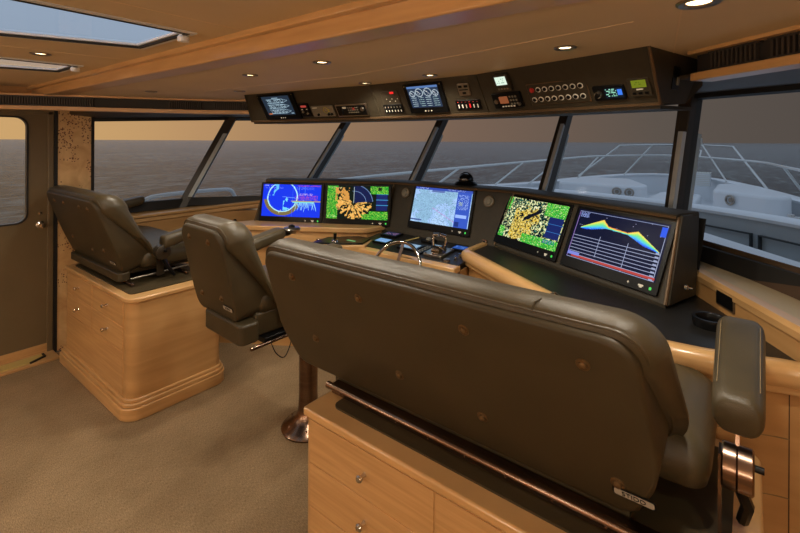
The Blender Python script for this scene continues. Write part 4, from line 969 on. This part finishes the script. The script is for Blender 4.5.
im = fill(20, 12, (14, 22, 34)); rect(im, 14, 2, 19, 9, (60, 120, 230)); scrib(im, 1, 1, 13, 11, (150, 220, 190), .4); draw_screen('screen', im, .07, .042, t, .0124, .02, .0)
knobs(t, [(-.042, -.002)], .017, .012, CHROME, 22); knobs(t, [(-.042, -.002)], .011, .019, BLACK, 22)
t = unit(oR, .755, .080, .078, .074, .016, 'autopilot_control', 'small instrument with a green lit screen at the right end of the overhead console', 'instrument', PANEL)
draw_screen('screen', mini(14, 8, (104, 114, 26), (76, 88, 18), .3), .052, .03, t, .0164, 0, .014); lamps(t, [(0, -.008)], .024, .005, .016, WHITEP); lamps(t, [(-.022+i*.022, -.024) for i in range(3)], .013, .009, .016, BLACK, 'key')

# ------------------------------------------------------------------ seats
def back_outline(W, Hh, wb, rt=.075):
    k = .035*W/.68
    v = [(-wb+k, 0), (wb-k, 0), (W+k, Hh*.28), (W, Hh), (-W, Hh), (-W-k, Hh*.28)]
    return round_poly(v, [.06, .06, .25, rt, rt, .25], 10)
def sstep(a, b, x):
    t = max(0, min(1, (x-a)/(b-a))); return t*t*(3-2*t)
def loft_back(bm, out, layers, tilt, zb, Hh, W):
    """layers: (depth fn(v), inset)"""
    rings = []; st, ct = math.sin(tilt), math.cos(tilt)
    for df, ins in layers:
        ring = []
        for (x, v) in out:
            cx = x*(1-ins/W); cv = Hh/2+(v-Hh/2)*(1-ins/(Hh/2))
            d = df(v); cv -= math.tan(tilt)*1.05*d*sstep(.5*Hh, .9*Hh, v); ring.append(bm.verts.new((cx, -st*cv+ct*d, zb+ct*cv+st*d)))
        rings.append(ring)
    n = len(out)
    for i in range(len(rings)-1):
        for k in range(n): bm.faces.new((rings[i][k], rings[i][(k+1) % n], rings[i+1][(k+1) % n], rings[i+1][k]))
    bm.faces.new(rings[0][::-1]); bm.faces.new(rings[-1])

def text_mesh(s, size, depth):
    cu = bpy.data.curves.new('t', 'FONT'); cu.body = s; cu.size = size; cu.extrude = depth; cu.align_x = 'CENTER'; cu.align_y = 'CENTER'
    o = bpy.data.objects.new('t', cu); C.objects.link(o)
    dg = bpy.context.evaluated_depsgraph_get(); me = bpy.data.meshes.new_from_object(o.evaluated_get(dg)); bpy.data.objects.remove(o)
    bm = bmesh.new(); bm.from_mesh(me); bpy.data.meshes.remove(me); return bm

def seat(root, W, Hh, wb, zb, tilt, rivets, zseat, depth, arms, plate_x, seams=(), armlen=.44, ya=.10, aoff=.045, sw=-.01, AM=None):
    """parts of a helm seat; local origin under the bottom rear edge of the backrest"""
    out = back_outline(W-.02, Hh-.03, wb)
    ds = lambda v: .028+.075*(1-sstep(.62*Hh, .80*Hh, v))+.09*(1-sstep(.0*Hh, .62*Hh, v))
    bm = B(); loft_back(bm, out, [(lambda v: 0, .012), (lambda v: .002, .006), (lambda v: .008, .0), (lambda v: ds(v)*.6, -.004), (lambda v: ds(v), -.004), (lambda v: ds(v)+.004, .03)], tilt, zb, Hh-.03, W)
    obj('back_shell', bm, LEATHS, root, ang=50)
    out2 = [(x, v*.96+Hh*.04) for x, v in back_outline(W+.012, Hh, wb+.03, .10)]
    full = lambda v: .215-.05*sstep(.1*Hh, .6*Hh, v)+.02*sstep(.7*Hh, Hh, v)
    bm = B(); loft_back(bm, out2, [(lambda v: ds(v)-.012, .05), (lambda v: ds(v)+.0, .010), (lambda v: ds(v)+.012, .0), (lambda v: ds(v)+(full(v)-ds(v))*.35, -.012), (lambda v: ds(v)+(full(v)-ds(v))*.6, -.012), (lambda v: ds(v)+(full(v)-ds(v))*.82, .004), (lambda v: full(v)-.006, .03), (lambda v: full(v), .07)], tilt, zb, Hh, W)
    cush = obj('back_cushion', bm, LEATHER, root, ang=60)
    # piping between shell and cushion
    st, ct = math.sin(tilt), math.cos(tilt)
    bm = B(); pts = []
    for (x, v) in back_outline(W-.004, Hh-.012, wb-.006):
        d = ds(v)+.002; v -= math.tan(tilt)*1.05*d*sstep(.5*Hh, .9*Hh, v); pts.append((x, -st*v+ct*d, zb+ct*v+st*d))
    tube(bm, pts, .0045, 6, closed=True); obj('piping', bm, LEATHER, cush)
    for xs in seams:
        bm = B(); pts = []
        for k in range(9):
            a = k/8; d = ds(Hh)+(full(Hh)-ds(Hh))*a; v = Hh+.0085-math.tan(tilt)*1.05*d-.045*max(0, (a-.7)/.3)**2-.02*max(0, (.1-a)/.1)
            pts.append((xs+.02*a, -st*v+ct*d, zb+ct*v+st*d))
        tube(bm, pts, .0028, 6); obj('top_seam', bm, LEATHS, cush)
    for (x, v) in rivets:
        bm = B(); p = Vector((x, -st*v-ct*.0, zb+ct*v)); n = Vector((0, -ct, -st))
        rot = Vector((0, 0, 1)).rotation_difference(n).to_matrix().to_4x4()
        lathe(bm, [(0, 0), (.017, 0), (.0165, .002), (.011, .0025), (.010, .007), (.005, .010), (0, .0105)], n=20); bm.transform(Matrix.Translation(p) @ rot); obj('screw_cap', bm, CAPM, root)
    # maker's plate
    pw = .095; v = .078
    fm = face_mat((plate_x, -st*v-ct*.001, zb+ct*v), (1, 0, 0), (0, -st, ct))
    bm = B(); prism(bm, rrect(pw, .026, .008), 0, .003); bm.transform(fm); pl_ = obj('name_plate', bm, BLACK, root, bev=.001)
    bm = B(); prism(bm, rrect(pw-.008, .019, .005), .0028, .0036); bm.transform(fm); obj('plate_field', bm, PLATEM, pl_)
    bm = text_mesh('STIDD', .019, .0006); bm.transform(fm @ Matrix.Translation((0, 0, .004))); obj('plate_lettering', bm, BLACK, pl_, smooth=False)
    # seat cushion + base pan
    y0 = .10
    bm = B(); o = round_poly([(-W-sw, y0), (W+sw, y0), (W+sw, y0+depth), (-W-sw, y0+depth)], [.05, .05, .10, .10], 8)
    def ring(ins, z): return [(x*(1-ins/W), y0+depth/2+(y-y0-depth/2)*(1-ins/(depth/2)), z) for x, y in o]
    L = [ring(.03, zseat), ring(.0, zseat+.02), ring(-.008, zseat+.06), ring(-.004, zseat+.10), ring(.02, zseat+.125), ring(.06, zseat+.135)]
    rings = [[bm.verts.new(p) for p in r] for r in L]
    for i in range(len(rings)-1):
        for k in range(len(o)): bm.faces.new((rings[i][k], rings[i][(k+1) % len(o)], rings[i+1][(k+1) % len(o)], rings[i+1][k]))
    bm.faces.new(rings[0][::-1]); bm.faces.new(rings[-1])
    obj('seat_cushion', bm, LEATHER, root, ang=60)
    for s, armz, ctl in arms:
        xa = s*(W+aoff); MM = AM or BRONZE
        # hinge drum, axis across
        za = zseat+.115
        bm = B(); lathe(bm, [(0, -.03), (.046, -.03), (.05, -.026), (.05, -.002), (.047, 0), (.05, .002), (.05, .028), (.045, .032), (0, .032)], (xa, ya, za), 30, 'x'); dr = obj('hinge_drum', bm, MM, root)
        bm = B(); hexa(bm, [(xa-.036, ya-.02, zb-.03), (xa-.030, ya-.02, zb-.03), (xa-.030, ya+.03, zb-.03), (xa-.036, ya+.03, zb-.03)], [(xa-.036, ya-.02, za+.03), (xa-.030, ya-.02, za+.03), (xa-.030, ya+.03, za+.03), (xa-.036, ya+.03, za+.03)]); obj('arm_bracket', bm, MM, root)
        bm = B(); tube(bm, [(xa-.0, ya+.0, za-.03), (xa+.02, ya+.03, za-.10), (xa+.01, ya+.08, za-.17)], .014, 8); obj('release_lever', bm, BLACK, root)
        # flat arm bar
        hexb = B(); hexa(hexb, [(xa-.004, ya-.012, za), (xa+.004, ya-.012, za), (xa+.004, ya+.02, za), (xa-.004, ya+.02, za)], [(xa-.004, ya+.02, armz-.03), (xa+.004, ya+.02, armz-.03), (xa+.004, ya+.07, armz-.03), (xa-.004, ya+.07, armz-.03)]); obj('arm_bar', hexb, MM, root)
        bm = B(); cyl(bm, (xa+.03, ya+.005, za+.01), (xa+.05, ya+.005, za+.01), .008, 10); obj('arm_stop', bm, BLACK, root)
        # pad
        bm = B(); wp = .052; N_ = 10; rings = []
        for k in range(N_+1):
            t_ = k/N_; y = ya+.0+armlen*t_; zc = armz+.075*t_
            t_ = {0: 0, 1: .012, 2: .05, 3: .12, N_-3: .88, N_-2: .95, N_-1: .988, N_: 1}.get(k, t_); y = ya+armlen*t_; zc = armz+.075*t_; e = {0: .74, 1: .88, 2: .97, N_: .7, N_-1: .86, N_-2: .96}.get(k, 1.); hw = wp*(1+.16*t_)*e; hh = (.046-.012*t_)*e
            sec = rrect(hw*2, hh*2, min(hw, hh)*.75, 5)
            rings.append([bm.verts.new((xa+.0+p, y, zc+q-.002*abs(t_-.5))) for p, q in sec])
        for i in range(N_):
            n = len(rings[0])
            for k in range(n): bm.faces.new((rings[i][k], rings[i][(k+1) % n], rings[i+1][(k+1) % n], rings[i+1][k]))
        bm.faces.new(rings[0][::-1]); bm.faces.new(rings[-1]); pad = obj('armrest_pad', bm, LEATHER, root, ang=60)
        for sx in (-1, 1):
            bm = B(); pts = [(xa+sx*(wp*(1+.16*t_)*.80), ya+armlen*t_, armz+.075*t_+(.046-.012*t_)*.97) for t_ in [.12+.76*i/6 for i in range(7)]]
            tube(bm, pts, .0009, 5); obj('stitching', bm, STITCH, pad)

# big bench, nearest
TL = R(20)
bench = thing('helm_bench', 'large olive leather helm bench in the foreground on its drawer cabinet', 'bench', (-.85, 1.22, 0))
seat(bench, .68, .555, .665, .775, TL, [(-.50, .44), (-.16, .435), (.235, .435), (.55, .44), (-.47, .17), (-.06, .16), (.24, .13), (.60, .10)], .82, .50, [(1, 1.05, 0)], .635, seams=(.43,), aoff=.15, sw=.09)
bm = B(); box(bm, -.62, .64, .10, .55, .78, .83); obj('seat_pan', bm, LEATHS, bench, bev=.012)
bm = B(); box(bm, -.42, .62, .0, .10, .765, .80); obj('back_hinge_bar', bm, LEATHS, bench)
# left bench
lb = thing('helm_bench', 'olive leather double bench on the maple cabinet beside the port door', 'bench', (-3.74, 1.20, 0))
seat(lb, .53, .575, .51, .80, R(21), [(-.33, .48), (-.12, .48), (.20, .48), (.36, .48), (.05, .12), (-.30, .18), (.30, .16)], .82, .44, [(-1, 1.09, 0), (1, 1.0, 0)], .38, armlen=.34, ya=.20, AM=DARKM)
bm = B(); box(bm, -.42, .44, .02, .50, .79, .83); obj('seat_pan', bm, LEATHS, lb, bev=.01)
bm = B(); prism(bm, round_poly([(-.46, -.04), (.50, -.04), (.50, .04), (-.46, .04)], .03), .765, .82); obj('back_hinge_box', bm, LEATHS, lb, bev=.006)
bm = B(); cyl(bm, (.51, .03, .775), (.51, .46, .79), .008, 10); obj('slide_bar', bm, STEEL, lb)
# middle pedestal chair
mc = thing('helm_chair', 'single olive leather helm chair on a bronze pedestal between the two benches', 'chair', (-2.19, 1.25, 0), (0, 0, R(-3)))
seat(mc, .235, .515, .225, .785, R(13), [(-.12, .42), (.09, .42), (-.12, .10), (.10, .12)], .80, .46, [(-1, 1.02, 1), (1, 1.0, 0)], .15, armlen=.34, ya=.24, AM=DARKM)
bm = B(); prism(bm, round_poly([(-.11, -.02), (.27, -.02), (.27, .09), (-.11, .09)], .03), .70, .80); obj('back_hinge_box', bm, LEATHS, mc, bev=.01)
bm = B(); box(bm, -.20, .22, .09, .55, .70, .82); obj('seat_pan', bm, LEATHS, mc, bev=.012)
bm = B(); box(bm, -.10, .26, .12, .56, .67, .70); obj('slide_base', bm, BLACK, mc, bev=.004)
bm = B(); cyl(bm, (.28, .03, .68), (.28, .50, .69), .009, 10); obj('slide_bar', bm, BRONZE, mc)
bm = B(); tube(bm, smooth_path([(.31, .12, .70), (.33, .14, .64), (.34, .18, .61), (.33, .22, .65), (.32, .24, .70)], 5), .0025, 6); obj('loose_cable', bm, BLACK, mc)
bm = B(); lathe(bm, [(0, 0), (.152, 0), (.157, .012), (.14, .03), (.095, .055), (.068, .085), (.058, .12), (.055, .20), (.055, .56), (.062, .60), (.10, .655), (0, .655)], (.10, .515, 0), 36); obj('pedestal', bm, BRONZE, mc)
for k in range(6):
    a = k*math.pi/3+.3; bm = B(); lathe(bm, [(0, .02), (.011, .02), (.010, .038), (.006, .044), (0, .045)], (.10+.115*math.cos(a), .515+.115*math.sin(a), 0), 10); obj('flange_bolt', bm, BRONZE, mc)
# controller on the right arm of the chair
xa = -.28
bm = B(); lathe(bm, [(0, 0), (.03, 0), (.036, .012), (.055, .018), (.06, .03), (.05, .038), (.02, .04), (0, .04)], (xa+.0, .66, 1.075), 28); hc = obj('arm_controller', bm, STEEL, mc, label='round silver joystick controller on the arm end')
bm = B(); lathe(bm, [(0, .04), (.022, .04), (.02, .052), (.006, .058), (0, .058)], (xa, .66, 1.075), 18); obj('controller_cap', bm, BLACK, hc)
bm = B(); cyl(bm, (xa, .56, 1.08), (xa, .64, 1.085), .022, 14); obj('controller_mount', bm, BLACK, hc)

# ------------------------------------------------------------------ seat cabinets with drawers
def knob_at(parent, x, y, z):
    bm = B(); lathe(bm, [(0, 0), (.008, 0), (.006, -.006), (.005, -.016), (.011, -.021), (.0125, -.027), (.009, -.032), (0, -.034)], (x, y, z), 18, 'y')
    return obj('knob', bm, CHROME, parent)
def drawer(parent, x0, x1, z0, z1, y, ks):
    bm = B(); box(bm, x0+.003, x1-.003, y-.003, y+.01, z0+.003, z1-.003); d = obj('drawer', bm, WOODH, parent, bev=.001)
    for kx in ks: knob_at(d, kx, y-.003, (z0+z1)/2)
    return d
def cabinet(name, label, x0, x1, y0, y1, z1, rad=.07):
    t = thing(name, label, 'cabinet')
    bm = B(); pts = round_poly([(x0, y0), (x1, y0), (x1, y1), (x0, y1)], [rad*.3, rad, rad, rad*.3], 8); prism(bm, pts, .0, z1-.03); obj('carcass', bm, WOOD, t, ang=50)
    e = .012; pts2 = round_poly([(x0-e, y0-e), (x1+e, y0-e), (x1+e, y1+e), (x0-e, y1+e)], [rad*.3, rad+e, rad+e, rad*.3], 8)
    bm = B(); prism(bm, pts2, z1-.03, z1); obj('top', bm, WOODT, t, bev=.008, seg=3)
    for k, (ee, za, zb_) in enumerate(((.035, 0, .075), (.026, .075, .10), (.014, .10, .122))):
        p3 = round_poly([(x0-ee, y0-ee), (x1+ee, y0-ee), (x1+ee, y1+ee), (x0-ee, y1+ee)], [rad*.3, rad+ee, rad+ee, rad*.3], 8)
        bm = B(); prism(bm, p3, za, zb_); obj('plinth', bm, WOODT, t, bev=.005)
    return t
cl = cabinet('seat_cabinet', 'maple cabinet with small drawers carrying the left bench near the port door', -4.12, -2.935, 1.115, 1.72, .735)
xs = [-4.09, -3.56, -3.03]
for i in range(2):
    drawer(cl, xs[i], xs[i+1], .545, .70, 1.115, [(xs[i]+xs[i+1])/2]); drawer(cl, xs[i], xs[i+1], .39, .545, 1.115, [(xs[i]+xs[i+1])/2])
drawer(cl, xs[0], xs[2], .13, .39, 1.115, [])
bm = B(); prism(bm, round_poly([(-4.06, 1.15), (-3.02, 1.15), (-3.02, 1.68), (-4.06, 1.68)], .03), .735, .742); obj('top_inset', bm, LEATHS, cl)
bm = B(); box(bm, -4.14, -3.15, 1.205, 1.225, .742, .765); box(bm, -4.14, -3.15, 1.56, 1.58, .742, .765); obj('slide_rail', bm, BRONZE, cl, bev=.004)
cb = cabinet('seat_cabinet', 'maple drawer cabinet in the foreground carrying the large bench', -1.262, .02, 1.07, 1.78, .735, .045)
bm = B(); prism(bm, round_poly([(-1.19, 1.125), (-.03, 1.125), (-.03, 1.73), (-1.19, 1.73)], .03), .735, .741); obj('top_inset', bm, LEATHS, cb)
bm = B(); tube(bm, [(-1.262, 1.172, .772), (-.10, 1.172, .772)], .013, 12); obj('front_rail', bm, BRONZE, cb)
bm = B(); box(bm, -1.25, -.10, 1.180, 1.215, .741, .778); box(bm, -1.2, -.10, 1.58, 1.60, .741, .778); obj('slide_rail', bm, BRONZE, cb, bev=.003)
for i in range(9):
    bm = B(); lathe(bm, [(0, 0), (.004, 0), (.003, -.0025), (0, -.003)], (-1.18+i*.13, 1.1595, .768), 8, 'y'); obj('rail_screw', bm, BRONZE, cb)
X_ = [-1.245, -.705, -.36, .0]
for i in range(3):
    drawer(cb, X_[i], X_[i+1], .545, .70, 1.07, [(X_[i]+X_[i+1])/2] if i != 1 else [(X_[i]+X_[i+1])/2])
    drawer(cb, X_[i], X_[i+1], .39, .545, 1.07, [(X_[i]+X_[i+1])/2]); drawer(cb, X_[i], X_[i+1], .13, .39, 1.07, [(X_[i]+X_[i+1])/2])

# ------------------------------------------------------------------ downlights
def downlight(x, y, z, lab, r=.034, power=3.0):
    t = thing('downlight', lab, 'light', (x, y, z), group=None)
    bm = B(); lathe(bm, [(r*.62, .004), (r*.75, -.004), (r, -.006), (r*1.12, -.003), (r*1.12, .002), (r*.62, .03)], n=28); obj('bezel', bm, STEEL, t)
    bm = B(); lathe(bm, [(0, .0), (r*.62, .0), (r*.62, .004), (0, .004)], n=20); obj('lens', bm, LAMP, t)
    L = bpy.data.lights.new('downlight_lamp', 'SPOT'); L.energy = power*KL; L.color = (1., .90, .74); L.spot_size = R(165); L.spot_blend = 1.; L.shadow_soft_size = .05
    lo_ = bpy.data.objects.new('downlight_lamp', L); C.objects.link(lo_); lo_.parent = t; lo_.location = (0, 0, -.02)
    return t
KL = 8.4
downlight(-.095, 1.253, ZF, 'large ceiling downlight at the top right edge of the picture', .042, 3.4)
downlight(-.508, 1.577, ZF, 'ceiling downlight above the row of round gauge knobs')
downlight(-1.251, 1.833, ZF, 'lit ceiling downlight just above the engine gauge display')
downlight(-1.721, 1.869, ZF, 'lit ceiling downlight close to the left bend of the overhead console')
downlight(-1.41, 1.266, ZF, 'ceiling downlight right beside the wooden ceiling beam')
downlight(-1.98, 1.30, ZF, 'ceiling downlight further left along the wooden ceiling beam')
downlight(-2.68, 1.68, ZF, 'small ceiling downlight near the left end of the overhead console')
downlight(-3.20, 1.34, ZF, 'small ceiling downlight in the far port corner by the beam')
downlight(-2.60, .60, ZA, 'ceiling downlight between the two skylights', .036, 2.6)
def added_lamp(x, y, z, ang, lab):  # unseen lamps, added to light the seat backs and ceiling
    t = thing('added_lamp', lab, 'added lamp', (x, y, z), (0, 0, ang))
    bm = B(); lathe(bm, [(0, 0), (.05, 0), (.05, -.015), (0, -.02)], n=20, axis='y'); obj('wall_plate', bm, BRONZE, t)
    bm = B(); tube(bm, [(0, .01, 0), (0, .08, .0), (0, .11, .03)], .009, 8); obj('arm', bm, BRONZE, t)
    bm = B(); lathe(bm, [(.07, 0), (.05, .13), (.047, .13), (.067, 0)], (0, .11, .02), 24); obj('shade', bm, base_mat('linen_shade', (230, 214, 180), .8), t)
    bm = B(); lathe(bm, [(0, 0), (.022, .01), (.028, .04), (.015, .07), (0, .075)], (0, .11, .04), 16); obj('bulb', bm, LAMP, t)
    L = bpy.data.lights.new('added_lamp_light', 'POINT'); L.energy = WL*(.4 if x > 1 else 1.1); L.color = (1., .90, .74); L.shadow_soft_size = .12
    o = bpy.data.objects.new('added_lamp_light', L); C.objects.link(o); o.parent = t; o.location = (0, .26, .06)
WL = 31
added_lamp(.1, -2.4, 1.45, 0, 'added unseen lamp on the aft wall right of centre'); added_lamp(-1.5, -2.4, 1.45, 0, 'added unseen lamp on the aft wall in the middle'); added_lamp(-3.2, -2.4, 1.45, 0, 'added unseen lamp on the aft wall at the port side')
added_lamp(1.15, -.6, 1.45, R(90), 'added unseen lamp on the starboard wall')
for (x, y, k) in ((-.9, -.6, 0), (-3.0, -1.2, 1), (.5, .3, 2), (-1.2, -1.8, 3), (-3.9, -.6, 4), (.6, -1.5, 5)):  # extra downlights out of view, added for light from behind
    downlight(x, y, ZA, ['added aft ceiling downlight right of the skylights', 'added aft ceiling downlight behind the port skylight', 'added aft ceiling downlight by the starboard wall', 'added aft ceiling downlight near the aft wall', 'added aft ceiling downlight near the port door', 'added aft ceiling downlight in the starboard aft corner'][k], .036, 3.2)
